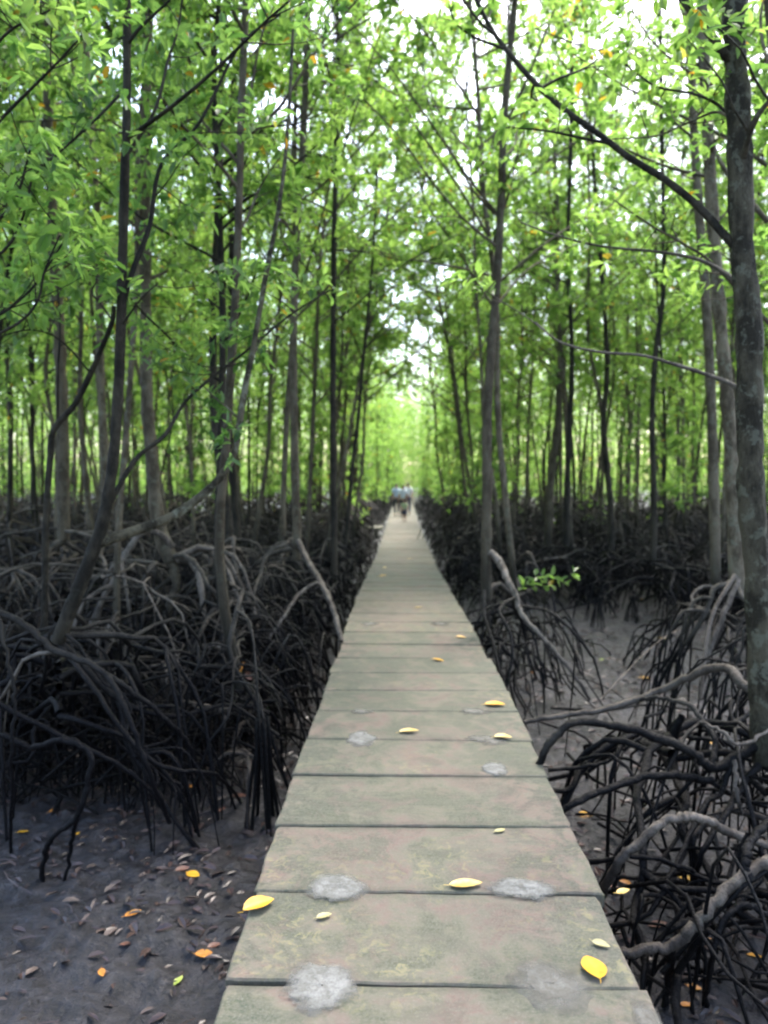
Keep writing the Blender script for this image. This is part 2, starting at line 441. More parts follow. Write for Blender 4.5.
def plank_arrays(w, d, seed, sag=0.0):
    r = np.random.default_rng(seed)
    nx = 18
    xs = np.concatenate([[-w / 2, -w / 2 + .007], np.linspace(-w / 2 + .05, w / 2 - .05, nx), [w / 2 - .007, w / 2]])
    ys = np.array([-d / 2, -d / 2 + .006, -d / 2 + .03, -d / 4, 0, d / 4, d / 2 - .03, d / 2 - .006, d / 2])
    jx0 = r.normal(0, .0035, len(ys)); jx1 = r.normal(0, .0035, len(ys))
    ey0 = np.cumsum(r.normal(0, .0011, len(xs))); ey1 = np.cumsum(r.normal(0, .0011, len(xs)))
    ey0 -= ey0.mean(); ey1 -= ey1.mean()
    for e in (ey0, ey1):                      # a few chipped spots
        for _ in range(r.integers(0, 3)):
            e[r.integers(2, len(xs) - 2)] += r.choice([-1, 1]) * r.uniform(.002, .006)
    nxx, nyy = len(xs), len(ys)
    top = np.zeros((nyy, nxx, 3))
    for j, y in enumerate(ys):
        for i, x in enumerate(xs):
            edge = (i in (0, nxx - 1)) or (j in (0, nyy - 1))
            yy = y + (ey0[i] if j <= 1 else ey1[i] if j >= nyy - 2 else 0)
            xx = x + (jx0[j] if i <= 1 else jx1[j] if i >= nxx - 2 else 0)
            top[j, i] = (xx, yy, (-.006 if edge else 0) + r.normal(0, .0006))
    idx = np.arange(nxx * nyy).reshape(nyy, nxx)
    q = [np.stack([idx[:-1, :-1], idx[:-1, 1:], idx[1:, 1:], idx[1:, :-1]], -1).reshape(-1, 4)]
    border = list(idx[0, :]) + list(idx[1:, -1]) + list(idx[-1, -2::-1]) + list(idx[-2:0:-1, 0])
    b = len(border); n0 = nxx * nyy
    low = top.reshape(-1, 3)[border].copy(); low[:, 2] = -.055
    bi = np.array(border); li = n0 + np.arange(b)
    q.append(np.stack([bi, li, np.roll(li, -1), np.roll(bi, -1)], -1))
    return np.vstack([top.reshape(-1, 3), low]), np.concatenate(q)

far_mb = MB()
plank_info = []
for i in range(205):
    yc = (JOINTS[i] + JOINTS[i + 1]) / 2; dep = JOINTS[i + 1] - JOINTS[i]
    l, r_, z = interp(yc, WALK)
    z2 = interp(yc + .3, WALK)[2]; z1 = interp(yc - .3, WALK)[2]
    rr = random.Random(i)
    l += rr.uniform(-.012, .012); r_ += rr.uniform(-.012, .012)
    gap = 0.014 if rr.random() < .7 else 0.008
    V, q = plank_arrays(r_ - l, dep - gap, i)
    tilt = math.atan2(z2 - z1, .6) + rr.uniform(-.004, .004); roll = rr.uniform(-.005, .005)
    loc = Vector(((l + r_) / 2, yc, z + rr.uniform(-.004, .004)))
    if i < 100:
        mb = MB(); mb.add(V, q)
        link('plank', mb.mesh('plank', M['plank'], False), walk, loc, (tilt, roll, rr.uniform(-.004, .004)))
    else:
        V = V + np.array(loc)
        far_mb.add(V, q)
tag(link('far_planks', far_mb.mesh('far_planks', M['plank'], False), walk), kind='stuff')

def box(mb, x0, x1, y0, y1, z0, z1):
    v = [(x0, y0, z0), (x1, y0, z0), (x1, y1, z0), (x0, y1, z0), (x0, y0, z1), (x1, y0, z1), (x1, y1, z1), (x0, y1, z1)]
    mb.add(v, [(0, 3, 2, 1), (4, 5, 6, 7), (0, 1, 5, 4), (1, 2, 6, 5), (2, 3, 7, 6), (3, 0, 4, 7)])

for off in (0.30, 0.72):
    mb = MB()
    ys = np.linspace(-1.4, 108, 90)
    for a, b in zip(ys[:-1], ys[1:]):
        la, ra, za = interp(a, WALK); lb, rb, zb = interp(b, WALK)
        xa = la + (ra - la) * off; xb = lb + (rb - lb) * off
        v = []
        for (x, y, z) in ((xa, a, za), (xb, b, zb)):
            v += [(x - .06, y, z - .21), (x + .06, y, z - .21), (x + .06, y, z - .057), (x - .06, y, z - .057)]
        mb.add(v, [(0, 1, 5, 4), (1, 2, 6, 5), (2, 3, 7, 6), (3, 0, 4, 7)])
    link('beam', mb.mesh('beam', M['concrete'], False), walk)
for k in range(14):
    y = 1.0 + k * 2.74
    l, r_, z = interp(y, WALK)
    for off in (0.30, 0.72):
        x = l + (r_ - l) * off; mb = MB()
        box(mb, x - .075, x + .075, y - .075, y + .075, -.3, z - .213)
        link('post', mb.mesh('post', M['concrete'], False), walk)

def deck_point(px, py):
    z = .70
    for _ in range(8):
        p = hit(px, py, z); z = interp(p.y, WALK)[2]
    return p

def patch(px, py, wpx, hpx, mat, h=.010):
    p = deck_point(px, py)
    rx = wpx / 2 / FPX * p.y * 1.12
    ry = abs(deck_point(px, py - hpx / 2).y - deck_point(px, py + hpx / 2).y) / 2
    mb = MB(); r = np.random.default_rng(int(px * 7 + py)); n = 40
    ph = r.uniform(0, 6.28, 5); am = r.uniform(.02, .09, 5)
    th = np.arange(n) / n * 2 * math.pi
    out = 1 + sum(am[k] * np.sin((k + 2) * th + ph[k]) for k in range(5)) + r.normal(0, .018, n)
    rings = []
    for s, zz in ((1.0, -.006), (.93, h * .45), (.7, h * .85), (.4, h), (.02, h * 1.02)):
        zr = zz + r.normal(0, .0006, n) * (s < .99)
        rings.append(np.stack([rx * s * out * np.cos(th), ry * s * out * np.sin(th), zr], -1))
    V = np.concatenate(rings); idx = np.arange(5 * n).reshape(5, n)
    q = np.stack([idx[:-1], np.roll(idx[:-1], -1, 1), np.roll(idx[1:], -1, 1), idx[1:]], -1).reshape(-1, 4)
    mb.add(V, q)
    o = link('mortar_patch', mb.mesh('mortar_patch', mat), walk, p + Vector((0, 0, .003)))
    return o
for a in ((322, 988, 78, 58, 'mortar'), (553, 985, 84, 62, 'mortar_thin'), (335, 889, 62, 32, 'mortar'), (521, 890, 74, 27, 'mortar'),
          (361, 740, 30, 17, 'mortar'), (495, 769, 25, 15, 'mortar'), (493, 742, 24, 10, 'mortar_thin'), (474, 712, 30, 8, 'mortar_thin'),
          (362, 712, 26, 6, 'mortar_thin'), (646, 1018, 30, 44, 'mortar_thin'), (484, 739, 38, 8, 'mortar_thin'), (370, 624, 18, 5, 'mortar_thin'),
          (440, 624, 18, 5, 'mortar_thin')):
    patch(a[0], a[1], a[2], a[3], M[a[4]], .006 if a[4] == 'mortar' else .003)

# resting platform beside the walk, far ahead on the left
pf = link('side_platform', None, None, (-2.3, 29.5, 0))
tag(pf, 'pale low plank platform joining the left side of the boardwalk far ahead', 'platform')
for k in range(4):
    V, q = plank_arrays(3.1, .40, 900 + k); mb = MB(); mb.add(V, q)
    link('plank', mb.mesh('plank', M['plank'], False), pf, (0, -.62 + .42 * k, .36))
for sx in (-1.4, 1.3):
    for sy in (-.5, .5):
        mb = MB(); box(mb, sx - .06, sx + .06, sy - .06, sy + .06, -.2, .303)
        link('post', mb.mesh('post', M['concrete'], False), pf)

# ------------------------------------------------------------------ mangrove building blocks
ROOT_PTS = {}
def root_mesh(h0, az, reach, r0=.026, mat='root', start=(0, 0), splits=2, sides=7, flat=None, n=14):
    """one prop root: leaves the trunk, arches over and plunges into the mud, forking on the way"""
    mb = MB()
    pts = []
    bend = rng.uniform(-.6, .6); pw = flat or rng.choice([1.3, 1.7, 2.2, 2.8, 4.0]); hump = rng.uniform(-.04, .16)
    K = 8; kink = rng.integers(2, 6); ka = rng.uniform(-.35, .35)
    for t in np.linspace(0, 1, K):
        a = az + bend * t * t + (ka if t * (K - 1) > kink else 0)
        rad = reach * (t ** rng.uniform(.8, .92))
        z = h0 * (1 - t ** pw) + hump * math.sin(math.pi * min(1, t * 1.6)) - .12 * (t > .99)
        pts.append((start[0] + rad * math.cos(a), start[1] + rad * math.sin(a), z))
    pts = [np.array(p) + (rng.normal(0, .034, 3) if 0 < k < K - 1 else 0) for k, p in enumerate(pts)]
    p = tube(mb, pts, r0 * 1.15, r0 * .6, sides, n, .09, power=.8)
    rec = [p]
    for s in range(splits):
        k = int(len(p) * rng.uniform(.15, .75)); b = p[k]
        if b[2] < .12: continue
        a2 = az + rng.choice([-1, 1]) * rng.uniform(.35, 1.6); rr = rng.uniform(.15, .75) * (b[2] + .25); pw2 = rng.choice([1.4, 2.2, 3.5])
        q = []
        for t in np.linspace(0, 1, 5):
            q.append(np.array((b[0] + rr * t ** .75 * math.cos(a2), b[1] + rr * t ** .75 * math.sin(a2), b[2] * (1 - t ** pw2) + .04 * math.sin(math.pi * t) - .1 * (t > .99))) + (rng.normal(0, .02, 3) if 0 < t < 1 else 0))
        rec.append(tube(mb, q, r0 * .72, r0 * .40, max(5, sides - 1), 8, .08))
    me = mb.mesh('prop_root', M[mat])
    ROOT_PTS[me.name] = np.vstack(rec)
    return me

def over_deck(pts):
    """does any point of this root stand in the boardwalk?"""
    for x, y, z in pts:
        l, r_, dz = interp(y, WALK)
        if l - .04 < x < r_ + .04 and z > dz - .30: return True
    return False

def trunk_points(H, lean, wig, n=9):
    pts = []; dx, dy = rng.normal(0, lean, 2); x = y = 0
    for k in range(n):
        t = k / (n - 1)
        pts.append((x + dx * H * t, y + dy * H * t, .45 + (H - .45) * t))
        x += rng.normal(0, wig); y += rng.normal(0, wig)
    return np.array(pts)

def twiggy_branch(mb_wood, mb_leaf, base, az, el, length, r0, leaf=.125, k=6, nt=5, bare=.25, dens=1.0):
    d = np.array([math.cos(az) * math.cos(el), math.sin(az) * math.cos(el), math.sin(el)])
    pts = [np.array(base)]
    cur = d.copy()
    for i in range(4):
        cur = cur + rng.normal(0, .16, 3) + np.array([0, 0, .06]); cur /= np.linalg.norm(cur)
        pts.append(pts[-1] + cur * length / 4)
    p = tube(mb_wood, pts, r0, r0 * .3, 5, 9)
    C, D = [pts[-1]], [cur]
    for _ in range(nt):
        u = rng.uniform(bare, 1); b = p[int(u * (len(p) - 1))]
        td = cur * .6 + rng.normal(0, .75, 3); td[2] = abs(td[2]) * .7 - .1; td /= np.linalg.norm(td)
        tl = rng.uniform(.15, .5) * (1.15 - .4 * u) * min(1.4, length)
        e = b + td * tl
        tube(mb_wood, [b, b + td * tl * .5 + rng.normal(0, .02, 3), e], r0 * .34, r0 * .15, 4, 4)
        C.append(e); D.append(td)
        for _ in range(int(dens * 2 + rng.uniform(0, 1))):
            s = rng.uniform(.4, 1); C.append(b + td * tl * s + rng.normal(0, .07, 3)); D.append(td + rng.normal(0, .5, 3))
    rosettes(mb_leaf, C, D, k, leaf)

def proto_tree(H, h_low, r0, nb, nroots, tier, leafmat='leaf', bark='bark', leaf=.125, spread=1.0, dens=1.0, lean=.02, wig=.05, hroot=1.1):
    """returns a list of (name, mesh, sub) describing the parts of one kind of tree"""
    parts = []
    tp = trunk_points(H, lean, wig)
    mb = MB(); tube(mb, tp, r0, r0 * .25, 8 if tier == 0 else 6, 24 if tier == 0 else 12, .05, power=1.1)
    parts.append(('trunk', mb.mesh('trunk', M[bark])))
    lf = MB(); wall = MB()
    for i in range(nb):
        t = (h_low + (H - h_low) * ((i + rng.uniform(0, 1)) / nb) - .45) / (H - .45)
        t = min(.99, t)
        b = np.array([np.interp(t * 8, range(9), tp[:, k]) for k in range(3)])
        ln = spread * (rng.uniform(.7, 1.7) * (1.15 - .5 * t)) + .15
        wmb = MB() if tier == 0 else wall
        twiggy_branch(wmb, lf, b, rng.uniform(0, 6.283), rng.uniform(.15, 1.0), ln, r0 * .3 + .004, leaf, 6, 5 if tier == 0 else 4, dens=dens)
        if tier == 0: parts.append(('branch', wmb.mesh('branch', M[bark])))
    if tier: parts.append(('branches', wall.mesh('branches', M[bark])))
    # a leafy top
    top = tp[-1]; C = top + rng.normal(0, .28, (12, 3)); rosettes(lf, C, rng.normal(0, .4, (12, 3)) + np.array([0, 0, 1]), 6, leaf)
    parts.append(('foliage', lf.mesh('foliage', M[leafmat], False)))
    if tier < 2:
        for i in range(nroots):
            parts.append(('prop_root', root_mesh(rng.uniform(.3, hroot + .3), i / nroots * 6.283 + rng.uniform(-.3, .3), rng.uniform(.5, 1.7),
                          rng.uniform(.009, .024), 'pale_root' if rng.random() < .08 else 'root', splits=3, sides=6, n=12)))
    else:
        mb = MB()
        for i in range(nroots * 2):
            az = i / nroots * 3.14 + rng.uniform(-.3, .3); h0 = rng.uniform(.4, hroot + .5); reach = rng.uniform(.5, 1.35)
            pts = [(reach * t ** .85 * math.cos(az), reach * t ** .85 * math.sin(az), h0 * (1 - t ** 2.3)) for t in (0, .3, .6, .8, 1)]
            tube(mb, [np.array(q) + rng.normal(0, .03, 3) for q in pts], .020, .013, 4, 8)
        parts.append(('prop_roots', mb.mesh('prop_roots', M['root'])))
    return parts

def place(parts, name, x, y, rz, s, label, group, cat='tree', sz=None, tilt=0.0):
    rot3 = Matrix.Rotation(tilt, 3, 'Y') @ Matrix.Rotation(rz, 3, 'Z')
    root = link(name, None, None, (x, y, 0), rot3.to_euler())
    root.scale = (s, s, sz or s)
    tag(root, label, cat, group)
    R3 = (Matrix.Rotation(root.rotation_euler.z, 3, 'Z') if rot3 is None else rot3) * s
    A = np.array(R3)
    near = abs(x - .08) < 2.6
    for nm, me in parts:
        if near and nm == 'prop_root' and over_deck(ROOT_PTS[me.name] @ A.T + np.array((x, y, 0))): continue
        link(nm, me, root)
    return root

# ------------------------------------------------------------------ hero trees, traced at their true depth
def hero(label, trunk, Y, r0, r1, bark, top=None, branches=(), nroots=10, hroot=1.2, reach=1.4, nfol=10, fol_from=.45, leafmat='leaf', leaf=.096,
         rroot=.026, name='mangrove_tree', rootmat='root', spread=1.0, folz=3.4, knob=.05):
    """trunk: [(px,py)] bottom to top; Y: (depth at base, depth at top)"""
    n = len(trunk)
    P = [W(px, py, Y[0] + (Y[1] - Y[0]) * i / (n - 1)) for i, (px, py) in enumerate(trunk)]
    base = Vector((P[0].x, P[0].y, 0))
    root = link(name, None, None, base); tag(root, label, 'tree')
    P = [np.array(p - base) for p in P]
    if top:                                    # carries on above the frame
        d = P[-1] - P[-3]; d /= np.linalg.norm(d); d = d * .5 + np.array([0, 0, .5]); d /= np.linalg.norm(d)
        while P[-1][2] < top: P.append(P[-1] + d * 1.2 + rng.normal(0, .04, 3))
    mb = MB(); tp = tube(mb, P, r0, r1, 10, len(P) * 5, knob, power=1.0)
    link('trunk', mb.mesh('trunk', M[bark]), root)
    lf = MB()
    for b in branches:
        pts, (ya, yb), ra, rb = b[:4]; bm = b[4] if len(b) > 4 else bark; nf = b[5] if len(b) > 5 else 6
        Q = [np.array(W(px, py, ya + (yb - ya) * i / (len(pts) - 1)) - base) for i, (px, py) in enumerate(pts)]
        k = int(np.argmin(np.linalg.norm(tp - Q[0], axis=1)))
        if np.linalg.norm(tp[k] - Q[0]) < .35: Q[0] = tp[k]
        mb = MB(); bp = tube(mb, Q, ra, rb, 7, len(Q) * 4, .04)
        for _ in range(nf):
            u = rng.uniform(.35, 1); c = bp[int(u * (len(bp) - 1))]
            twiggy_branch(mb, lf, c, rng.uniform(0, 6.28), rng.uniform(-.2, .9), rng.uniform(.25, .7), max(.004, rb * .8), leaf, 5, 3, .4, .5)
        link('branch', mb.mesh('branch', M[bm]), root)
    for i in range(nfol):                      # leafy boughs above
        cand = tp[(tp[:, 2] > folz)]
        if not len(cand): break
        c = cand[int(len(cand) * (i + rng.uniform(0, 1)) / nfol)]
        mb = MB()
        twiggy_branch(mb, lf, c, rng.uniform(0, 6.28), rng.uniform(.1, .9), rng.uniform(.8, 1.7) * spread, r0 * .22 + .004, leaf, 6, 6, .25, 1.1)
        link('branch', mb.mesh('branch', M[bark]), root)
    if lf.n: link('foliage', lf.mesh('foliage', M[leafmat], False), root)
    hb = P[0][2]
    for i in range(nroots):
        az = i / max(1, nroots) * 6.283 + rng.uniform(-.35, .35)
        me = root_mesh(max(.35, hb * rng.uniform(.45, 1.12)), az, reach * rng.uniform(.55, 1.15), rroot * rng.uniform(.45, 1.05), rootmat if rng.random() < .93 else 'pale_root', splits=3)
        pp = ROOT_PTS[me.name] + np.array(base)
        if over_deck(pp): continue
        if base.x < 0 and base.y < 6 and pp[:, 1].min() < 4.15 + .25 * (pp[:, 0].mean() > -1.4): continue
        link('prop_root', me, root)
    return root, base

def traced_roots(root, base, specs):
    for pts, r0, r1, mat in specs:
        mb = MB(); Q = [np.array(W(px, py, Y) - base) for px, py, Y in pts]
        p = tube(mb, Q, r0, r1, 9, len(Q) * 6, .05, wob=.004)
        link('prop_root', mb.mesh('prop_root', M[mat]), root)

# the dark multi-stemmed tree at left
L1, B1 = hero('dark slender leaning mangrove at left that throws a long curved limb rightwards',
     [(58, 642), (74, 600), (90, 560), (103, 520), (112, 470), (118, 400), (121, 320), (124, 200), (127, 100), (127, 10)], (4.6, 4.4), .046, .019, 'dark_bark', top=6.2,
     branches=[([(104, 541), (135, 531), (165, 520), (190, 505), (220, 478), (235, 450), (243, 400), (253, 350), (265, 280), (280, 200), (288, 125), (293, 30)], (4.6, 5.3), .036, .011, 'big_bark', 5),
               ([(109, 508), (135, 460), (165, 435), (185, 402), (215, 375), (250, 348), (290, 315), (330, 290)], (4.6, 5.4), .017, .006, 'dark_bark', 7),
               ([(123, 310), (133, 270), (150, 225), (161, 165), (200, 122), (240, 45), (280, 15)], (4.4, 4.8), .019, .006, 'dark_bark', 5),
               ([(135, 150), (155, 110), (168, 60), (178, 30), (183, -10)], (4.4, 4.6), .011, .005, 'dark_bark', 5),
               ([(126, 45), (140, 28), (170, 0)], (4.4, 4.3), .012, .006, 'dark_bark', 2),
               ([(125, 92), (90, 125), (45, 165), (10, 195)], (4.4, 4.2), .009, .004, 'dark_bark', 4),
               ([(126, 320), (140, 300), (158, 283)], (4.4, 4.3), .007, .004, 'dark_bark', 2)],
     nroots=26, rootmat='black_root', reach=1.25, nfol=3, leafmat='leaf_dark', folz=4.1, rroot=.021)
traced_roots(L1, B1, [
    ([(-40, 600, 4.3), (16, 620, 4.3), (54, 650, 4.3), (103, 672, 4.25), (128, 716, 4.2), (148, 770, 4.2), (166, 812, 4.35)], .024, .013, 'black_root'),
    ([(103, 672, 4.25), (130, 690, 4.3), (165, 718, 4.4), (190, 748, 4.6), (200, 800, 4.8)], .018, .011, 'black_root'),
    ([(-60, 740, 4.0), (0, 735, 4.0), (30, 748, 4.0), (60, 740, 4.0), (90, 752, 4.0), (88, 780, 3.98), (76, 818, 3.98), (52, 838, 4.0), (44, 860, 4.05), (42, 905, 4.1)], .018, .015, 'black_root'),
    ([(78, 815, 3.98), (70, 850, 4.1), (60, 905, 4.1)], .014, .010, 'black_root'),
    ([(-30, 690, 4.1), (50, 730, 4.15), (110, 760, 4.2), (150, 790, 4.3), (170, 822, 4.4)], .017, .012, 'black_root'),
    ([(60, 642, 4.6), (120, 700, 4.7), (175, 716, 4.9), (230, 705, 5.2), (275, 718, 5.5), (283, 770, 5.6)], .022, .011, 'black_root'),
    ([(60, 645, 4.6), (95, 690, 4.4), (150, 760, 4.3), (215, 775, 4.6), (240, 800, 5.0)], .018, .010, 'black_root'),
    ([(-5, 600, 4.0), (8, 660, 3.95), (15, 700, 3.95), (12, 760, 3.95), (10, 852, 4.2)], .010, .010, 'black_root'),
])

L2, B2 = hero('thin dark mangrove near the left edge, its upper stem bending right',
     [(44, 640), (45, 590), (46, 520), (50, 460), (54, 430), (75, 404), (90, 375), (103, 345), (112, 322), (114, 306)], (5.2, 4.9), .024, .015, 'dark_bark',
     branches=[([(54, 425), (58, 370), (60, 330), (57, 280)], (5.0, 5.0), .010, .005, 'dark_bark', 3),
               ([(112, 322), (100, 303), (92, 292), (98, 272), (92, 240)], (4.9, 4.8), .008, .004, 'dark_bark', 4),
               ([(90, 375), (60, 340), (30, 330), (-5, 338)], (4.9, 4.5), .006, .004, 'dark_bark', 6)],
     nroots=9, nfol=0, hroot=1.1, rootmat='black_root')
L0, B0 = hero('leafy mangrove just outside the left edge reaching thin dark boughs into view',
     [(-70, 700), (-66, 560), (-60, 400), (-50, 250), (-42, 100), (-38, 0)], (3.9, 3.8), .042, .028, 'dark_bark', top=5.6,
     branches=[([(-58, 380), (-20, 345), (20, 322), (38, 300), (45, 270), (60, 235)], (3.8, 3.7), .010, .004, 'dark_bark', 4),
               ([(-55, 330), (-10, 318), (10, 308), (35, 285), (55, 255), (75, 225)], (3.8, 3.9), .009, .004, 'dark_bark', 4),
               ([(-50, 280), (0, 254), (22, 220), (32, 180), (48, 160)], (3.8, 3.7), .009, .004, 'dark_bark', 4),
               ([(-48, 260), (0, 218), (17, 196), (30, 150)], (3.8, 3.6), .011, .005, 'dark_bark', 3),
               ([(-45, 160), (10, 110), (60, 60), (95, 20)], (3.8, 3.7), .010, .004, 'dark_bark', 4),
               ([(-44, 120), (0, 40), (50, 10)], (3.8, 3.5), .010, .004, 'dark_bark', 3)],
     nroots=5, nfol=0, leafmat='leaf', reach=.7, rootmat='black_root')
L4, B4 = hero('grey curved mangrove trunk on spread pale stilt roots left of the boardwalk',
     [(172, 562), (163, 540), (156, 505), (151, 450), (147, 400), (146, 330), (145, 200), (146, 100), (148, 0)], (7.6, 7.8), .078, .040, 'bark', top=10,
     nroots=12, reach=1.6, nfol=12, folz=4.2, rroot=.034)
traced_roots(L4, B4, [([(172, 562, 7.6), (176, 585, 7.5), (168, 610, 7.4), (160, 650, 7.3)], .05, .03, 'bark'),
                      ([(176, 558, 7.6), (192, 562, 7.5), (200, 580, 7.4), (204, 620, 7.3)], .045, .028, 'pale_root')])
hero('pale straight mangrove trunk far left with mottled bark', [(64, 540), (63, 450), (60, 350), (54, 250), (49, 150), (46, 0)], (8.6, 8.8), .072, .045, 'bark', top=10, nroots=11, reach=1.6, nfol=12, folz=4.4)
hero('slim pale mangrove trunk with a gentle S bend behind the dark left tree', [(106, 545), (104, 450), (100, 350), (98, 230), (90, 120), (84, 0)], (9.4, 9.6), .055, .035, 'bark', top=10.5, nroots=9, reach=1.5, nfol=12, folz=4.4)
L7, B7 = hero('upright mangrove with a pale stilt root slanting down to the boardwalk on its right',
     [(297, 560), (297, 530), (295, 470), (294, 400), (294, 300), (299, 200), (305, 100), (308, 0)], (8.2, 8.4), .052, .030, 'bark', top=10, nroots=11, reach=1.4, nfol=16, folz=4.4, spread=1.5)
traced_roots(L7, B7, [([(298, 541, 8.2), (306, 558, 8.0), (322, 585, 7.6), (334, 612, 7.2), (342, 642, 6.9)], .036, .024, 'pale_root'),
                      ([(330, 604, 7.3), (318, 584, 7.3), (300, 594, 7.2), (285, 615, 7.0), (268, 640, 6.9)], .020, .014, 'pale_root')])
hero('dark thin upright mangrove trunk nearest the boardwalk on the left', [(334, 575), (334, 520), (333, 450), (333, 350), (334, 250), (336, 150), (338, 40)], (8.8, 9.0), .040, .024, 'dark_bark', top=9.5, nroots=9, reach=1.1, nfol=16, folz=4.0, spread=1.6)
hero('thin mangrove leaning right behind the dark trunk beside the boardwalk', [(346, 545), (352, 470), (358, 420), (364, 350), (369, 300), (374, 240)], (11.5, 11.8), .035, .016, 'dark_bark', top=7, nroots=8, reach=1.1, nfol=9, folz=4.0)
hero('knotted dark mangrove stump like trunk in the middle of the left thicket', [(228, 560), (227, 520), (220, 460), (214, 410), (213, 330), (218, 200), (222, 60)], (8.6, 9.2), .062, .03, 'dark_bark', top=9, nroots=10, reach=1.4, nfol=10, folz=4.4)
hero('straight dark trunk rising right behind the knotted left thicket trunk', [(238, 540), (232, 470), (229, 400), (231, 300), (232, 150), (236, 0)], (10.2, 10.4), .050, .03, 'dark_bark', top=9.5, nroots=9, reach=1.3, nfol=11, folz=4.6)

# the big tree at the right edge
R1, BR = hero('thick lichen spotted mangrove trunk at the right edge throwing long bare branches leftwards',
     [(768, 762), (762, 690), (758, 600), (752, 500), (750, 430), (749, 330), (742, 240), (740, 150), (737, 80), (735, 0)], (4.0, 4.1), .070, .054, 'big_bark', top=8.5,
     branches=[([(743, 262), (722, 232), (695, 203), (660, 176), (630, 158), (600, 135), (565, 110), (540, 88), (515, 60), (492, 30), (474, -5)], (4.05, 4.7), .022, .013, 'dark_bark', 6),
               ([(744, 392), (735, 386), (705, 374), (670, 363), (640, 355), (600, 352), (560, 342), (535, 322)], (4.05, 4.9), .014, .006, 'pale_root', 1),
               ([(742, 285), (728, 275), (700, 260), (660, 252), (600, 246), (552, 234), (520, 222)], (4.05, 5.2), .014, .005, 'pale_root', 2),
               ([(739, 62), (722, 52), (706, 28), (690, 10), (676, -12)], (4.05, 4.1), .028, .018, 'big_bark', 2),
               ([(739, 150), (733, 122), (715, 103), (690, 93), (655, 86), (622, 62)], (4.05, 4.5), .011, .005, 'dark_bark', 3),
               ([(735, 128), (718, 112), (690, 122), (655, 136), (612, 139)], (4.05, 4.6), .009, .004, 'bark', 5),
               ([(740, 165), (755, 120), (790, 80)], (4.0, 3.8), .02, .01, 'big_bark', 5)],
     nroots=9, reach=1.0, nfol=10, folz=4.9, knob=.06, rroot=.022)
traced_roots(R1, BR, [
    ([(775, 700, 4.3), (742, 684, 4.45), (728, 668, 4.6), (700, 672, 4.8), (660, 690, 5.0), (610, 708, 5.0), (560, 716, 5.0), (524, 722, 5.0)], .034, .016, 'pale_root'),
    ([(765, 742, 4.0), (735, 758, 4.0), (712, 768, 4.0), (690, 752, 4.0), (650, 735, 4.05), (610, 725, 4.1), (575, 722, 4.1), (552, 740, 4.1), (538, 765, 4.1)], .030, .020, 'root'),
    ([(712, 766, 4.0), (715, 740, 4.1), (703, 722, 4.2), (688, 704, 4.3), (660, 698, 4.4), (640, 700, 4.5)], .018, .012, 'root'),
    ([(712, 780, 4.0), (670, 775, 3.9), (640, 778, 3.85), (610, 788, 3.8), (570, 805, 3.75), (530, 830, 3.8)], .022, .017, 'root'),
    ([(770, 845, 3.55), (735, 835, 3.5), (705, 820, 3.45), (688, 817, 3.4), (664, 822, 3.35), (640, 842, 3.3), (622, 858, 3.3), (606, 885, 3.4), (592, 920, 3.8)], .021, .020, 'pale_root'),
    ([(790, 850, 3.1), (765, 862, 3.1), (738, 880, 3.05), (712, 905, 3.0), (690, 930, 2.95), (670, 947, 2.95), (648, 949, 2.95), (620, 955, 2.95)], .026, .019, 'pale_root'),
    ([(750, 880, 3.05), (745, 858, 3.1), (752, 840, 3.2), (772, 822, 3.3)], .020, .018, 'root'),
    ([(672, 947, 2.95), (668, 980, 3.1), (660, 1040, 3.1)], .020, .015, 'root'),
    ([(765, 755, 4.0), (740, 790, 3.9), (725, 815, 3.7), (700, 860, 3.6), (690, 900, 3.9)], .020, .012, 'root'),
    ([(735, 758, 4.0), (720, 792, 3.95), (705, 805, 3.8), (668, 880, 3.5)], .017, .012, 'root'),
    ([(590, 862, 3.6), (640, 857, 3.5), (690, 870, 3.5), (706, 885, 3.6)], .013, .010, 'root'),
    ([(618, 878, 3.75), (660, 881, 3.7), (702, 884, 3.7)], .011, .010, 'root'),
    ([(734, 760, 3.9), (738, 800, 3.8), (742, 815, 3.8)], .012, .009, 'pale_root'),
    ([(770, 730, 3.9), (740, 745, 3.7), (725, 733, 3.7), (700, 722, 3.8)], .010, .008, 'pale_root'),
    ([(548, 770, 4.4), (600, 764, 4.4), (628, 745, 4.4), (650, 730, 4.5)], .013, .010, 'root'),
    ([(760, 880, 3.3), (720, 930, 3.2), (705, 1000, 3.2), (700, 1040, 3.2)], .015, .010, 'root'),
    ([(775, 920, 3.0), (745, 905, 3.0), (722, 925, 2.95), (712, 960, 2.95), (706, 1010, 3.1)], .014, .010, 'root'),
    ([(640, 800, 4.1), (690, 815, 4.2), (720, 850, 4.1)], .013, .010, 'root'),
])
# more fine roots of the right-hand thicket
R1b, BRb = hero('short leafy mangrove bush half hidden behind the big trunk at the right edge',
     [(790, 640), (792, 560), (788, 450), (780, 350)], (5.0, 5.0), .05, .03, 'bark', top=5.0, nroots=9, reach=.85, nfol=6, folz=3.2, rroot=.024)
R1c, BRc = hero('low knot of dark stilt roots with a stub stem right of the boardwalk',
     [(672, 742), (676, 728), (682, 716)], (4.5, 4.45), .030, .022, 'root', nroots=8, reach=1.3, nfol=0, rroot=.026, name='mangrove_stump')
R1d, BRd = hero('bottom right tangle of thin black stilt roots under a broken stem',
     [(742, 872), (744, 850), (750, 835)], (3.4, 3.4), .028, .020, 'root', nroots=6, reach=.9, nfol=0, rroot=.022, name='mangrove_stump')

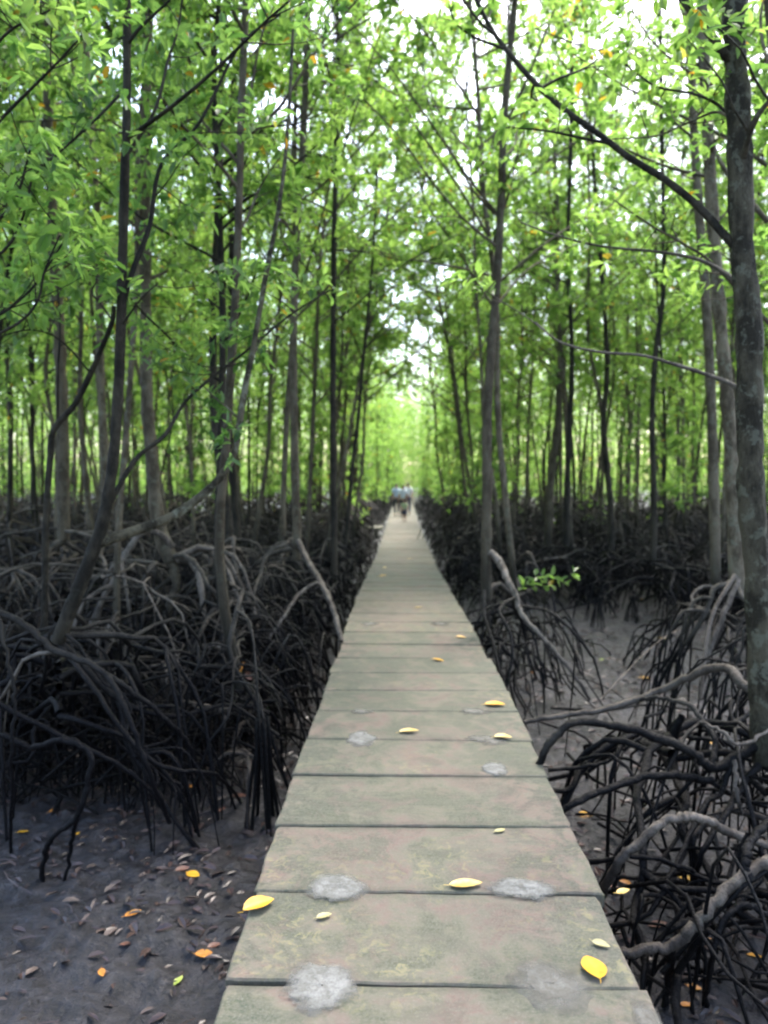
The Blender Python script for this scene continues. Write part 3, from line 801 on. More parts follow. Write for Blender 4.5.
R2, B2r = hero('grey ringed mangrove trunk just left of the big right trunk',
     [(737, 590), (735, 540), (732, 470), (727, 400), (721, 330), (714, 240), (708, 130), (702, 0)], (6.3, 6.6), .062, .040, 'bark', top=10, nroots=11, reach=.85, nfol=11, folz=4.6, rroot=.022,
     branches=[([(768, 222), (740, 190), (722, 165), (705, 125), (690, 95)], (6.3, 6.6), .024, .012, 'bark', 1)])
traced_roots(R2, B2r, [([(738, 580, 6.2), (722, 618, 6.0), (710, 650, 5.9), (703, 682, 5.9)], .026, .016, 'pale_root'),
                       ([(735, 590, 6.2), (752, 608, 6.1), (764, 640, 6.0), (772, 700, 5.8)], .022, .015, 'pale_root')])
hero('slim grey mangrove trunk second from the big right trunk', [(716, 585), (714, 500), (711, 400), (706, 300), (698, 200), (692, 90), (688, 0)], (8.6, 8.8), .060, .038, 'bark', top=10, nroots=10, reach=1.5, nfol=11, folz=4.8)
R3, B3r = hero('brown upright mangrove nearest the boardwalk on the right, one stilt root slanting right',
     [(487, 600), (486, 560), (487, 500), (487, 430), (491, 350), (497, 280), (501, 200), (504, 120), (512, 30)], (7.6, 7.9), .058, .026, 'bark', top=9.5, nroots=10, reach=1.0, nfol=18, folz=4.1, spread=1.6,
     branches=[([(502, 225), (510, 190), (516, 160), (528, 120)], (7.8, 8.0), .016, .008, 'bark', 3)])
traced_roots(R3, B3r, [([(490, 552, 7.6), (500, 562, 7.5), (508, 580, 7.3), (516, 595, 7.2), (522, 615, 7.1), (545, 640, 7.0), (570, 670, 6.9), (590, 700, 6.8)], .040, .014, 'pale_root'),
                       ([(517, 596, 7.2), (500, 610, 7.0), (512, 640, 6.8), (508, 680, 6.6), (500, 712, 6.5)], .018, .012, 'root'),
                       ([(484, 590, 7.5), (484, 615, 7.3), (492, 640, 7.0), (500, 670, 6.7), (510, 700, 6.5), (518, 720, 6.5)], .022, .014, 'root'),
                       ([(519, 606, 7.2), (550, 612, 7.1), (580, 640, 7.0), (596, 665, 7.0), (604, 700, 6.9)], .018, .010, 'root'),
                       ([(525, 625, 7.1), (535, 640, 7.0), (545, 685, 6.9)], .015, .01, 'root'),
                       ([(530, 630, 7.1), (552, 645, 7.1), (562, 685, 7.0)], .013, .01, 'root')])
hero('dark slender mangrove forking low to the right of the open mud', [(653, 560), (654, 500), (652, 420), (656, 350), (664, 280), (662, 150), (660, 0)], (12.5, 12.8), .055, .03, 'dark_bark', top=10, nroots=10, reach=1.7, nfol=11, folz=4.6)
hero('tall thin dark mangrove standing right behind the open mud', [(612, 560), (610, 500), (603, 430), (607, 360), (600, 250), (590, 120), (585, 0)], (15, 15.3), .06, .03, 'dark_bark', top=11, nroots=10, reach=1.8, nfol=11, folz=5)
hero('paired dark mangrove stem behind the brown upright tree', [(566, 545), (567, 480), (570, 420), (572, 350), (568, 250), (572, 100)], (14, 14.3), .062, .03, 'dark_bark', top=10, nroots=10, reach=1.8, nfol=11, folz=5)
hero('thick pale mangrove trunk seen between the thin ones on the right', [(548, 545), (551, 480), (558, 420), (560, 350), (556, 220), (552, 60)], (16, 16.3), .085, .04, 'bark', top=11, nroots=10, reach=1.8, nfol=11, folz=5)

# two little root clusters standing alone in the open mud on the right
def root_cluster(px, py, Y, lab, n=5, h=.35, w=.12):
    p = W(px, py, Y); b = Vector((p.x, p.y, 0)); root = link('root_cluster', None, None, b); tag(root, lab, 'root cluster', None)
    for i in range(n):
        a = i / n * 6.28; mb = MB()
        tube(mb, [(rng.normal(0, .03), rng.normal(0, .03), p.z), (math.cos(a) * w * .5, math.sin(a) * w * .5, p.z * .55), (math.cos(a) * w, math.sin(a) * w, -.06)], .012, .013, 6, 8, .06)
        link('prop_root', mb.mesh('prop_root', M['root']), root)
root_cluster(598, 598, 11.4, 'small clump of dark roots standing alone in the open mud, left of its pair')
root_cluster(632, 596, 12.0, 'small clump of dark roots standing alone in the open mud, right of its pair')
root_cluster(262, 716, 4.75, 'narrow sheaf of black roots hanging to the mud beside the left edge of the boardwalk', 6, .6, .12)
def hanging(px0, py0, Y, px1, py1, Y1, r, lab):
    a = W(px0, py0, Y); b = W(px1, py1, Y1); base = Vector((b.x, b.y, 0)); mb = MB()
    m = (a + b) / 2 + Vector((rng.normal(0, .04), .05, .1))
    tube(mb, [a - base, m - base, b - base], r, r * .7, 7, 12, .05)
    tag(link('fallen_stick', mb.mesh('fallen_stick', M['pale_root']), None, base), lab, 'stick')
hanging(735, 575, 5.7, 700, 700, 5.2, .018, 'pale bare stick leaning left in front of the ringed right trunk')
hanging(600, 700, 5.6, 700, 620, 6.8, .007, 'thin dark stick lying across the open mud on the right')

# ------------------------------------------------------------------ generic mangroves
protoA = [proto_tree(rng.uniform(9.5, 12), rng.uniform(3.3, 4.4), rng.uniform(.027, .048), 26, 17, 0, leaf=.100, dens=2.1, bark='bark' if k % 3 else 'dark_bark', leafmat='leaf' if k % 4 else 'leaf_dark', lean=.035, wig=.075) for k in range(8)]
protoB = [proto_tree(rng.uniform(10.5, 13.5), rng.uniform(3.2, 4.8), rng.uniform(.030, .050), 24, 13, 2, bark='bark' if k % 4 else 'dark_bark', leaf=.12, spread=1.2, dens=1.8, lean=.04, wig=.08) for k in range(8)]
protoO = [proto_tree(rng.uniform(10, 12.5), rng.uniform(3.0, 3.8), rng.uniform(.034, .048), 30, 12, t, bark='bark', leaf=.11, spread=2.0, dens=1.8, lean=.03) for t in (0, 0, 0)]
sapl = [proto_tree(rng.uniform(3.2, 5.2), rng.uniform(1.3, 1.9), rng.uniform(.014, .022), 11, 7, 0 if k < 2 else 2, bark='dark_bark', leaf=.12, spread=.65, dens=.8, lean=.05, hroot=.6) for k in range(5)]

placed = [(o.location.x, o.location.y) for o in COL.objects if o.name.startswith('mangrove')]
def open_mud(x, y):
    if 1.1 < x < 5.4 and 6.8 < y < 13.6: return True      # pool of mud on the right
    if x > 0 and y < 7.4: return True
    if x < 0 and y < 5.3: return True
    if -4.2 < x < -.6 and 28.3 < y < 30.6: return True
    return False
def side_gap(x, y):
    l, r_, _ = interp(y, WALK)
    g = .55 if y < 25 else 1.5 if y < 46 else .8
    if 44 <= y < 60 and -1.7 < x < 3.0: return True        # gap in the canopy over the far walk
    return l - g < x < r_ + g
cnt = 0
def where(x, y):
    side = 'left' if x < 0 else 'right'
    near = 'nearer' if y < 12 else 'middle' if y < 21 else 'farther'
    return side, near
def pick(x, y, kind, k):
    side, near = where(x, y)
    if kind == 'sapling':
        return 'thin leafy young mangrove in the %s forest %s of the boardwalk' % (near, side), 'young mangroves, %s %s' % (near, side)
    tone = 'straight'
    if kind == 'dark': tone = 'dark'
    if kind == 'grey': tone = 'grey'
    return 'slender %s stemmed mangrove in the %s forest %s of the boardwalk' % (tone, near, side), '%s mangroves, %s %s' % (tone, near, side)
tries = 0
NT = 0
for q, (x, y, ln) in enumerate([(-1.75, 10.3, .10), (1.95, 14.2, -.08), (-1.8, 13.2, .09), (1.85, 16.6, -.10), (-1.7, 16.4, .11), (1.9, 20, -.1), (-1.8, 20.5, .1), (1.5, 9.4, -.04), (3.4, 14.6, -.08)]):
    lab, grp = pick(x, y, 'grey', 1)
    place(protoO[q % 3], 'mangrove_tree', x, y, q * 1.9, 1.12, lab, grp, tilt=ln); placed.append((x, y)); NT += 1
while NT < 262 and tries < 60000:
    tries += 1
    y = 5.2 + 32 * rng.random() ** .85
    hw = .56 * y + 2.0
    x = rng.uniform(-hw, hw)
    if rng.random() < .32: x = rng.choice([-1, 1]) * rng.uniform(1.2, 3.0)
    if open_mud(x, y) or side_gap(x, y): continue
    md = .95 if y < 12 else 1.15 if y < 22 else 1.3
    if any((x - a) ** 2 + (y - b) ** 2 < md * md for a, b in placed): continue
    placed.append((x, y)); NT += 1
    k = int(rng.integers(0, 8)); rz = rng.uniform(0, 6.28); s = rng.uniform(.88, 1.12)
    if y > 9.5 and rng.random() < .17:
        kk = int(rng.integers(0, 2)) if y < 12 else int(rng.integers(0, 5))
        lab, grp = pick(x, y, 'sapling', kk)
        place(sapl[kk], 'young_mangrove', x, y, rz, s, lab, grp)
    else:
        pr = protoA if y < 13.5 else protoB
        lean = rng.normal(0, .025)
        if abs(x - .1) < 2.6 and y < 34: pr = protoA
        if abs(x) < 2.8 and 9 < y < 25 and rng.random() < .9:      # trees by the walk reach over it for light
            k = 2 * int(rng.integers(0, 3)); pr = [protoO[0], 0, protoO[1], 0, protoO[2]]
            lean = rng.uniform(.03, .14) * (1 if x < 0 else -1)
        tn = pr[k][0][1].materials[0].name
        lab, grp = pick(x, y, 'dark' if tn.startswith('dark') else 'grey', k)
        place(pr[k], 'mangrove_tree', x, y, rz, s, lab, grp, tilt=lean)
print('trees', NT, tries)

# fine criss-crossing roots nobody could count
def tangle():
    mb = MB(); n = 0; t = 0
    while n < 6500 and t < 60000:
        t += 1
        y = 3.0 + 23 * rng.random() ** 1.7; hw = .56 * y + 1.2; x = rng.uniform(-hw, hw)
        if x > 0 and y < 7.4:
            if x < 1.0 or (y > 5.2 and 1.4 < x < 4.0) or rng.random() < .86: continue
        elif x < 0 and y < 4.9 + .3 * noise.noise(Vector((x * 2, y, 2))) - .25 * min(2, -x - .8) * .5: continue
        elif 1.5 < x < 4.7 and 7.4 < y < 13.0: continue
        l, r_, dz = interp(y, WALK)
        L = rng.uniform(.4, 1.5); a = rng.uniform(0, 6.28); h0 = rng.uniform(.05, .85) * min(1, (y - 2) / 3.2); h1 = rng.choice([-.08, rng.uniform(0, .7)]) ; hm = max(h0, h1) + rng.uniform(-.1, .28)
        e = (x + L * math.cos(a), y + L * math.sin(a))
        if any(l - .08 < q < r_ + .08 for q in (x, e[0], (x + e[0]) / 2)): continue
        if (x - l) * (e[0] - l) < 0 or (e[1] < 4.8 and x < 0): continue
        if 1.5 < e[0] < 4.6 and 7.3 < e[1] < 12.8: continue
        b = rng.normal(0, .13)
        r0 = rng.uniform(.005, .012) * (1 + y / 30)
        P = [np.array((x, y, h0)), np.array((x + L * .35 * math.cos(a + b), y + L * .35 * math.sin(a + b), hm)), np.array((x + L * .7 * math.cos(a - b), y + L * .7 * math.sin(a - b), hm * .7 + h1 * .3)), np.array((e[0], e[1], h1))]
        tube(mb, P, r0, r0 * .6, 5, 8, .08); n += 1
    for _ in range(2600):                      # the same tangle crowding the far walk
        y = rng.uniform(14, 62); l, r_, dz = interp(y, WALK); sg = rng.choice([-1, 1]); d = .12 + 1.9 * rng.random() ** 1.2
        if sg < 0 and 28.3 < y < 30.8: continue
        if sg > 0 and y < 14: continue
        x = l - d if sg < 0 else r_ + d; L = rng.uniform(.3, 1.1); dx = rng.uniform(-.1, .9) * L * sg; h0 = rng.uniform(.0, .75) * min(1, .3 + d)
        dx = dx if d > .25 else abs(dx) * sg
        P = [np.array((x, y, h0)), np.array((x + dx * .4, y + rng.normal(0, .2), h0 + rng.uniform(0, .25))), np.array((x + dx, y + rng.normal(0, .35), -.06))]
        tube(mb, P, .014, .009, 4, 6, .05)
    print('tangle', n)
    o = link('root_tangle', mb.mesh('root_tangle', M['root']))
    tag(o, 'dense uncountable tangle of thin black roots filling the ground between the trees', 'root tangle', kind='stuff')
tangle()

# ------------------------------------------------------------------ far forest, one mass
def far_forest():
    wood = MB(); lf = MB(); poles = MB()
    pts = []
    t = 0
    while len(pts) < 520 and t < 40000:
        t += 1
        y = 24 + 84 * rng.random() ** 1.25; hw = .56 * y + 3
        x = rng.uniform(-hw, hw)
        if rng.random() < .35: x = interp(y, WALK)[0] + .7 + rng.choice([-1, 1]) * rng.uniform(1.4, 4)
        if side_gap(x, y): continue
        if any((x - a) ** 2 + (y - b) ** 2 < 2.2 for a, b in pts): continue
        pts.append((x, y))
    for x in np.concatenate([np.linspace(-60, 66, 75), np.linspace(-3, 8, 14)]):      # the forest closes behind
        pts.append((x + rng.normal(0, .6), 108 + rng.uniform(0, 5)))
    for qi, (x, y) in enumerate(pts):
        H = rng.uniform(10, 13.5)
        tube(poles, [(x, y, .4), (x + rng.normal(0, .12), y, H * .3), (x + rng.normal(0, .25), y, H * .6), (x + rng.normal(0, .4), y, H)], .055, .015, 5, 7)
        if rng.random() < .4: x3 = x + rng.normal(0, .6); tube(poles, [(x, y, 1.2), ((x + x3) / 2, y, H * .4), (x3, y, H * .8)], .035, .012, 4, 6)
        for i in range(7):
            az = rng.uniform(0, 6.28); re = rng.uniform(.8, 1.9); h0 = rng.uniform(.7, 1.7)
            if over_deck([(x + re * q * math.cos(az), y + re * q * math.sin(az), h0 * (1 - q * q)) for q in (.3, .6, .8, .95)]): continue
            tube(wood, [(x, y, h0), (x + re * .6 * math.cos(az), y + re * .6 * math.sin(az), h0 * .7), (x + re * math.cos(az), y + re * math.sin(az), -.05)], .035, .025, 3, 4)
        m = 210
        h = rng.uniform(.8, H, m) ** 1.0
        if y < 48: h = np.where(h < 4.2, np.where(rng.random(m) < .4, h, rng.uniform(4, H, m)), h)
        rad = rng.uniform(.1, 1.9 if y < 62 else 2.6, m) * np.where(h < 3, .6, 1); a = rng.uniform(0, 6.28, m)
        if y >= 106: h = rng.uniform(-.1, H, m) ** 1.0; h[:120] = rng.uniform(0, 4, 120)
        C = np.stack([x + rad * np.cos(a), y + rad * np.sin(a), h], -1)
        D = np.stack([np.cos(a), np.sin(a), rng.uniform(.1, .9, m)], -1)
        cx = sum(interp(y, WALK)[:2]) / 2
        if abs(x - cx) < 3.4 and 47 < y < 106:          # boughs that meet over the walk
            m2 = 90; hh = rng.uniform(4.2, H, m2); u = rng.uniform(0, 1.15, m2)
            C2 = np.stack([x + (cx - x) * u, y + rng.normal(0, .9, m2), hh + u * .3], -1)
            rosettes(lf, C2, np.tile([cx - x, 0, 1.0], (m2, 1)) + rng.normal(0, .6, (m2, 3)), 5, .17)
        rosettes(lf, C, D, 5, .16 if y < 45 else .21)
    a = link('distant_forest', lf.mesh('distant_forest', M['leaf'], False))
    tag(a, 'hazy bright green mass of mangrove foliage closing the far end of the view', 'forest', kind='stuff')
    b = link('distant_trunks', poles.mesh('distant_trunks', M['bark']))
    tag(b, 'crowd of thin pale mangrove trunks far back in the forest on both sides', 'forest', kind='stuff')
    b = link('distant_roots', wood.mesh('distant_roots', M['root']))
    tag(b, 'dense dark mass of far off stilt roots under the distant foliage', 'forest', kind='stuff')
far_forest()

# ------------------------------------------------------------------ leaves that have fallen
def leaf_mesh(L, Wd, mat, curl=.15, seed=0):
    r = np.random.default_rng(seed); nx, ny = 11, 5
    V = np.zeros((nx, ny, 3))
    asym = r.uniform(-.12, .12)
    for i in range(nx):
        t = i / (nx - 1); w = math.sin(math.pi * min(1, t ** .85)) ** .8 * Wd / 2 + .0007
        for j in range(ny):
            s = (j - 2) / 2
            V[i, j] = ((t - .5) * L, s * w + asym * L * (t - .5) ** 2, .004 + abs(s) * w * curl + curl * .35 * L * (t - .5) ** 2 + r.normal(0, .0006))
    idx = np.arange(nx * ny).reshape(nx, ny)
    q = np.stack([idx[:-1, :-1], idx[1:, :-1], idx[1:, 1:], idx[:-1, 1:]], -1).reshape(-1, 4)
    mb = MB(); mb.add(V.reshape(-1, 3), q)
    p = tube(mb, [(-L / 2, 0, .004), (-L * .58, .002, .005), (-L * .66, .006, .004)], .0014, .001, 5, 4)
    return mb.mesh('leaf', mat)

def fallen(px, py, lpx, ang, mat, label, deck, wr=.50, z=None, cat='leaf'):
    p = deck_point(px, py) if deck else hit(px, py, 0.0 if z is None else z)
    if not deck and z is None: p.z = mud_h(p.x, p.y)
    L = lpx / FPX * p.y * 1.02
    L = min(.15, max(.06, L))
    me = leaf_mesh(L, L * wr * rng.uniform(.8, 1.2), M[mat], rng.uniform(.1, .55), int(px + py))
    o = link('fallen_leaf', me, None, p + Vector((0, 0, .004)), (rng.normal(0, .05), rng.normal(0, .05), R(ang)))
    tag(o, label, cat); return o
on = [
 (259, 908, 34, 35, 'yellow_leaf', 'golden yellow leaf lying on the left edge of the near boardwalk'),
 (466, 886, 34, 5, 'pale_yellow_leaf', 'pale yellow leaf on the plank joint between two mortar patches'),
 (593, 970, 40, 95, 'yellow_leaf', 'bright yellow upright leaf near the right end of the nearest full plank'),
 (324, 918, 16, 30, 'faded_leaf', 'small faded leaf on the plank above the nearest left mortar patch'),
 (601, 946, 18, -25, 'faded_leaf', 'thin faded leaf just above the bright yellow upright leaf'),
 (495, 706, 25, -12, 'yellow_leaf', 'yellow leaf at the right of the boardwalk in the middle distance'),
 (409, 733, 20, 8, 'pale_yellow_leaf', 'pale leaf at the middle of the boardwalk beside a joint'),
 (503, 739, 18, -5, 'pale_yellow_leaf', 'thin pale leaf beside the round worn patch on the right'),
 (438, 661, 14, -35, 'yellow_leaf', 'small yellow leaf on the boardwalk beyond the middle right yellow leaf'),
 (461, 638, 10, 0, 'yellow_leaf', 'tiny yellow leaf near the right edge of the boardwalk farther on'),
 (419, 608, 9, 40, 'pale_yellow_leaf', 'tiny pale leaf at the centre of the boardwalk farther on'),
 (383, 576, 8, 20, 'yellow_leaf', 'tiny yellow speck of leaf near the left edge of the far boardwalk'),
 (385, 568, 6, 70, 'pale_yellow_leaf', 'tinier pale speck of leaf just beyond the far left yellow one'),
 (410, 559, 6, 0, 'pale_yellow_leaf', 'tiny whitish leaf on the centre of the far boardwalk'),
 (623, 893, 14, 20, 'pale_yellow_leaf', 'small pale leaf at the right edge of the boardwalk by a joint'),
 (500, 832, 12, 30, 'faded_leaf', 'small faded leaf on the lichen covered third plank'),
]
for a in on: fallen(*a, True)
mudl = [
 (193, 789, 14, 60, 'orange_leaf', 'orange leaf on the left mud below the black roots'),
 (204, 773, 11, 75, 'yellow_leaf', 'yellow leaf on the left mud close to the root tips'),
 (193, 884, 17, -30, 'yellow_leaf', 'yellow ochre leaf on the left mud left of the golden plank leaf'),
 (183, 874, 16, 20, 'brown_leaf', 'red brown leaf touching the yellow ochre leaf on the left mud'),
 (133, 917, 18, 40, 'orange_leaf', 'rusty orange leaf lying alone on the open left mud'),
 (205, 960, 22, -10, 'orange_leaf', 'orange ribbed leaf on the left mud near the boardwalk'),
 (214, 949, 14, 25, 'brown_leaf', 'narrow brown leaf just above the orange ribbed one'),
 (178, 985, 16, 70, 'green_leaf', 'yellow green leaf low on the left mud'),
 (102, 982, 13, -60, 'orange_leaf', 'dull orange leaf low on the left mud, farthest from the boardwalk'),
 (126, 947, 10, 10, 'brown_leaf', 'small brown leaf left of the orange ribbed leaf'),
 (23, 832, 12, 10, 'yellow_leaf', 'yellow leaf on the mud at the far left edge'),
 (55, 812, 12, 30, 'orange_leaf', 'orange leaf beside the elbow of the pale left root'),
 (166, 780, 9, 0, 'yellow_leaf', 'small yellow leaf under the left roots'),
 (77, 835, 8, 80, 'yellow_leaf', 'tiny pale leaf under the pale left root'),
 (240, 800, 18, -15, 'brown_leaf', 'pinkish brown leaf beside the hanging roots at the boardwalk'),
 (222, 812, 12, 60, 'brown_leaf', 'brown leaf left of the pinkish one by the hanging roots'),
 (275, 735, 10, 0, 'yellow_leaf', 'yellow leaf under the roots beside the left boardwalk edge'),
 (585, 815, 17, 5, 'yellow_leaf', 'yellow leaf in the roots beside the right boardwalk edge'),
 (645, 679, 18, 5, 'yellow_leaf', 'yellow orange leaf on the open mud pool at right'),
 (688, 886, 20, -12, 'yellow_leaf', 'yellow leaf at lower right under the arching pale root'),
 (658, 930, 20, 10, 'brown_leaf', 'broad red brown leaf at lower right inside the root elbow'),
 (625, 893, 14, -40, 'orange_leaf', 'orange leaf beside a brown one next to the right boardwalk edge'),
 (612, 897, 18, 20, 'brown_leaf', 'brown leaf next to the right boardwalk edge'),
 (753, 899, 15, -20, 'orange_leaf', 'orange leaf near the right edge of the photo'),
 (755, 965, 14, -35, 'yellow_leaf', 'yellow leaf at the bottom right below the root tangle'),
 (686, 1016, 14, 10, 'orange_leaf', 'orange leaf at the very bottom right of the mud'),
 (694, 1002, 14, -25, 'orange_leaf', 'ochre leaf above the bottom right orange leaf'),
 (705, 945, 22, 70, 'orange_leaf', 'deep orange leaf standing among the bottom right roots'),
 (714, 750, 12, -60, 'yellow_leaf', 'yellow leaf caught among the middle right roots'),
 (531, 675, 9, 90, 'orange_leaf', 'orange leaf among the roots of the brown upright tree'),
 (504, 645, 10, 20, 'green_leaf', 'tan leaf among the roots of the brown upright tree'),
 (640, 600, 8, 0, 'yellow_leaf', 'small yellow leaf on the farther edge of the mud pool'),
 (662, 638, 10, 0, 'pale_yellow_leaf', 'pale leaf on the middle of the mud pool'),
 (602, 661, 8, 40, 'green_leaf', 'greenish leaf at the left side of the mud pool'),
 (585, 712, 14, 40, 'brown_leaf', 'brown leaf on the mud in front of the mud pool roots'),
]
for a in mudl: fallen(*a, False)
# dead leaf hanging on the left roots
for (px, py, Y, lab) in ((243, 668, 5.6, 'orange brown dead leaf caught on the left roots'), (250, 676, 5.6, 'darker curled dead leaf hanging under the orange brown one')):
    me = leaf_mesh(.10, .05, M['orange_leaf'] if px == 243 else M['brown_leaf'], .5, px)
    tag(link('fallen_leaf', me, None, W(px, py, Y), (1.1, .4, .5 + px)), lab, 'leaf')

def litter():
    mb = MB(); n = 0
    C = []
    for _ in range(22000):
        y = 2.2 + 10.8 * rng.random() ** 1.5 ; x = rng.uniform(-5.5, 6)
        dens = .35 + .65 * (noise.noise(Vector((x * .9, y * .9, 5))) > -.05)
        if rng.random() > dens: continue
        if y < 3.6 and x < 0 and rng.random() < .35: continue
        C.append((x, y, mud_h(x, y) + .006))
    C = np.array(C); n = len(C); a = rng.uniform(0, 6.28, n)
    D = np.stack([np.cos(a), np.sin(a), rng.normal(.05, .18, n)], -1); N = np.stack([rng.normal(0, .16, n), rng.normal(0, .16, n), np.ones(n)], -1)
    L = rng.uniform(.02, .10, n)
    leaves(mb, C, D, N, L, L * rng.uniform(.3, .5, n))
    for _ in range(420):
        y = rng.uniform(2.4, 12); x = rng.uniform(-5, 5.5); z = mud_h(x, y) + .008; a = rng.uniform(0, 6.28); l = rng.uniform(.06, .35)
        tube(mb, [(x, y, z), (x + l * .5 * math.cos(a), y + l * .5 * math.sin(a), z + .015), (x + l * math.cos(a + .2), y + l * math.sin(a + .2), z)], .004, .002, 4, 4)
    o = link('leaf_litter', mb.mesh('leaf_litter', M['litter'], False))
    tag(o, 'sodden dark brown leaf litter and twigs scattered over the mud', 'leaf litter', kind='stuff')
litter()

# small bright seedling by the brown upright tree
sp = W(545, 612, 7.1); sb = Vector((sp.x, sp.y, 0)); sr = link('mangrove_seedling', None, None, sb)
tag(sr, 'small bright green mangrove seedling among the roots right of the brown upright tree', 'seedling')
mb = MB(); lf = MB(); s0 = np.array((0, 0, -.05)); C = []; D = []
tube(mb, [s0, (0, 0, .6), (-.02, -.05, 1.15)], .010, .006, 6, 8)
link('stem', mb.mesh('stem', M['dark_bark']), sr)
for (px, py) in ((522, 588), (533, 585), (543, 580), (553, 578), (562, 582), (536, 578), (574, 572), (548, 586)):
    e = np.array(W(px, py, 6.95) - sb); mb = MB(); tube(mb, [(-.02, -.05, 1.1), (e + np.array((-.02, -.05, 1.1))) / 2 + (0, 0, .02), e], .005, .003, 5, 5)
    link('twig', mb.mesh('twig', M['dark_bark']), sr); C.append(e); D.append(e - np.array((0, 0, 1.1)) + (0, 0, .05))
rosettes(lf, C, D, 5, .11)
link('foliage', lf.mesh('foliage', M['leaf'], False), sr)

# ------------------------------------------------------------------ people
def skin_mesh(name, nodes, edges, mat, levels=1, rootk=0):
    me = bpy.data.meshes.new(name); me.from_pydata([n[:3] for n in nodes], edges, []); me.update()
    o = bpy.data.objects.new(name, me); COL.objects.link(o)
    sk = o.modifiers.new('skin', 'SKIN'); sk.use_smooth_shade = True
    for i, n in enumerate(nodes):
        d = me.skin_vertices[0].data[i]; d.radius = (n[3], n[4] if len(n) > 4 else n[3]); d.use_root = (i == rootk)
    ss = o.modifiers.new('sub', 'SUBSURF'); ss.levels = levels; ss.render_levels = levels
    dg = bpy.context.evaluated_depsgraph_get()
    m2 = bpy.data.meshes.new_from_object(o.evaluated_get(dg)); m2.name = name
    bpy.data.objects.remove(o)
    m2.materials.clear(); m2.materials.append(mat)
    for p in m2.polygons: p.use_smooth = True; p.material_index = 0
    return m2

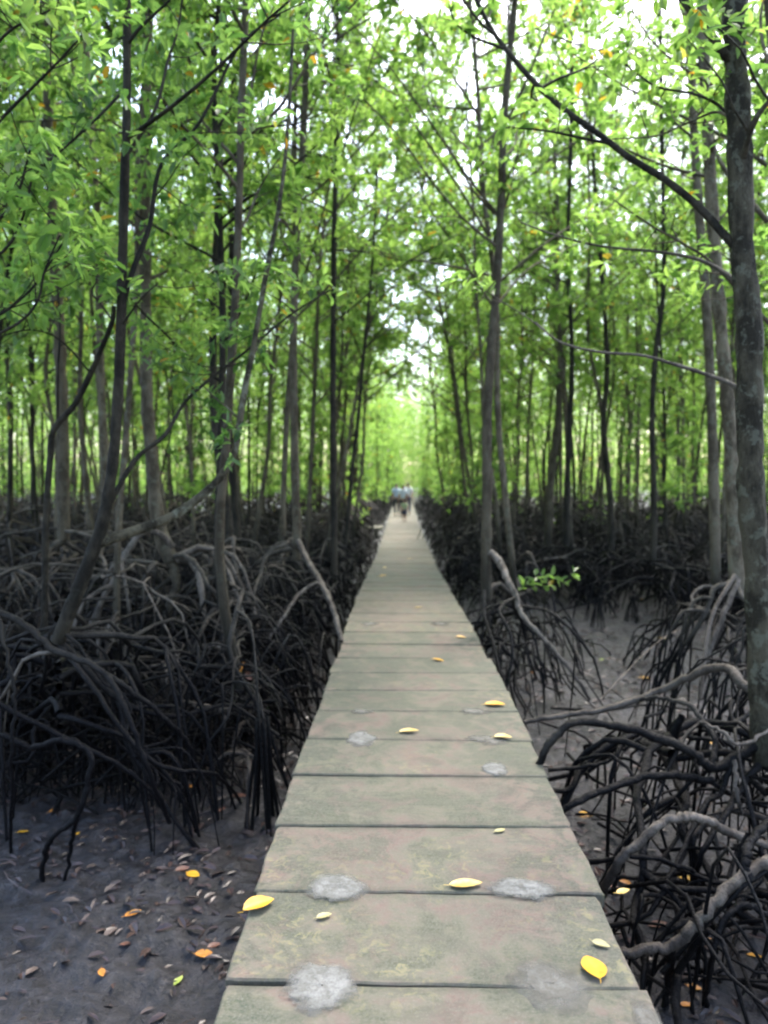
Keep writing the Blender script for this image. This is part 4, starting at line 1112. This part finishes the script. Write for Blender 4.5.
def person(x, y, z, rz, h, shirt, legs, label, shorts=False, phase=1, child=False):
    s = h / 1.72; hd = 1.35 if child else 1.0
    r = link('person', None, None, (x, y, z), (0, 0, rz)); r.scale = (s, s, s)
    tag(r, label, 'person', None)
    st = .16 * phase
    N = [(0, 0, .93, .13, .10), (0, .01, 1.10, .125, .09), (0, 0, 1.30, .15, .10), (0, .0, 1.42, .09, .08), (0, .01, 1.49, .055), (0, .02, 1.56, .075 * hd, .085 * hd), (0, .01, 1.64, .078 * hd, .092 * hd), (0, .0, 1.70 , .045 * hd)]
    E = [(0, 1), (1, 2), (2, 3), (3, 4), (4, 5), (5, 6), (6, 7)]
    hand_roots = []
    for sg in (-1, 1):
        b = len(N)
        sw = st * .8 * sg
        N += [(.17 * sg, 0, 1.40, .055), (.22 * sg, .02 - sw * .3, 1.14, .043), (.23 * sg, .05 - sw, .92, .032), (.23 * sg, .07 - sw * 1.15, .84, .030, .018)]
        E += [(3, b), (b, b + 1), (b + 1, b + 2), (b + 2, b + 3)]
        hx, hy = .23 * sg, .07 - sw * 1.15
        for f in range(4):                      # four fingers, lightly curled, of unequal length
            k = len(N); fy = hy + (f - 1.5) * .018; ln = (.062, .075, .07, .052)[f]
            N += [(hx, fy, .80, .009), (hx - .010 * sg, fy + .004, .80 - ln * .55, .008), (hx - .022 * sg, fy + .006, .80 - ln, .007)]
            E += [(b + 3, k), (k, k + 1), (k + 1, k + 2)]
        k = len(N)
        N += [(hx - .012 * sg, hy + .032, .83, .010), (hx - .022 * sg, hy + .046, .79, .008)]
        E += [(b + 3, k), (k, k + 1)]
        b = len(N); fw = st * sg
        N += [(.09 * sg, 0, .86, .085), (.10 * sg, .03 + fw * .5, .50, .055), (.10 * sg, fw - .02, .10, .036), (.10 * sg, fw - .04, .05, .040), (.105 * sg, fw + .13, .03, .030, .02)]
        E += [(0, b), (b, b + 1), (b + 1, b + 2), (b + 2, b + 3), (b + 3, b + 4)]
    # nose and ears
    k = len(N); N += [(0, .115 * hd, 1.60, .012)]; E += [(5, k)]
    for sg in (-1, 1):
        k = len(N); N += [(.085 * sg * hd, .0, 1.605, .014)]; E += [(5, k)]
    link('body', skin_mesh('body', N, E, M['skin'], 1), r)
    sh = [(0, 0, .90, .15, .115), (0, .01, 1.10, .14, .105), (0, 0, 1.30, .165, .115), (0, 0, 1.43, .10, .09)]
    se = [(0, 1), (1, 2), (2, 3)]
    for sg in (-1, 1):
        b = len(sh); sw = st * .8 * sg
        sh += [(.175 * sg, 0, 1.40, .070), (.215 * sg, .015 - sw * .25, 1.20, .062)]; se += [(3, b), (b, b + 1)]
    link('shirt', skin_mesh('shirt', sh, se, M[shirt], 1), r)
    tr = [(0, 0, .93, .145, .11)]; te = []
    for sg in (-1, 1):
        b = len(tr); fw = st * sg
        tr += [(.09 * sg, 0, .86, .098), (.10 * sg, .03 + fw * .5, .50, .072)]; te += [(0, b), (b, b + 1)]
        if not shorts:
            tr += [(.10 * sg, fw - .02, .12, .056)]; te += [(b + 1, b + 2)]
    link('shorts' if shorts else 'trousers', skin_mesh('trousers', tr, te, M[legs], 1), r)
    for sg in (-1, 1):
        fw = st * sg
        link('shoe', skin_mesh('shoe', [(.10 * sg, fw - .06, .045, .045), (.103 * sg, fw + .04, .04, .045, .035), (.106 * sg, fw + .15, .032, .036, .026)], [(0, 1), (1, 2)], M['shoe'], 1), r)
    link('hair', skin_mesh('hair', [(0, -.035, 1.55, .06 * hd), (0, -.02, 1.64, .088 * hd, .088 * hd), (0, .015, 1.71, .065 * hd, .06 * hd)], [(0, 1), (1, 2)], M['hair'], 1), r)
    for sg in (-1, 1):
        bm = bmesh.new(); bmesh.ops.create_uvsphere(bm, u_segments=8, v_segments=6, radius=.012)
        me = bpy.data.meshes.new('eye'); bm.to_mesh(me); bm.free(); me.materials.append(M['hair'])
        link('eye', me, r, (.032 * sg, .088 * hd, 1.615))
    return r
def on_deck(px, Y):
    p = W(px, 500, Y); return p.x, Y, interp(Y, WALK)[2]
for (px, Y, h, sh, lg, lab, shorts, ph, rz) in (
    (396.5, 38.5, 1.68, 'shirt_blue', 'trousers', 'adult in light blue shirt and dark trousers walking ahead at the left of the group', False, 1, .05),
    (403.0, 37.2, 1.62, 'shirt_white', 'trousers', 'adult in pale shirt walking directly behind the small child at the centre', False, -1, -.05),
    (408.0, 39.5, 1.72, 'shirt_grey', 'navy', 'adult in white shirt walking at the right of the distant group', False, 1, .1)):
    x, y, z = on_deck(px, Y); person(x, y, z, rz, h, sh, lg, lab, shorts, ph)
x, y, z = on_deck(404.5, 33.0)
person(x, y, z, 0, .98, 'shirt_green', 'navy', 'small child in pale green shirt and navy shorts walking behind the adults', True, -1, True)

# ------------------------------------------------------------------ humid air
HAZE = 0.0
if HAZE:
    mb = MB(); box(mb, -92, 92, -16, 192, -1.2, 18.0)
    hz = link('haze', mb.mesh('haze', M['mud'], False)); hz.data.materials.clear()
    m, nt, out = newmat('haze_air'); pv = nd(nt, 'ShaderNodeVolumePrincipled')
    pv.inputs['Color'].default_value = (.92, .97, .95, 1); pv.inputs['Density'].default_value = HAZE
    nt.links.new(pv.outputs[0], out.inputs['Volume']); hz.data.materials.append(m)
    tag(hz, 'faint humid haze between the far trees', 'haze', kind='stuff')
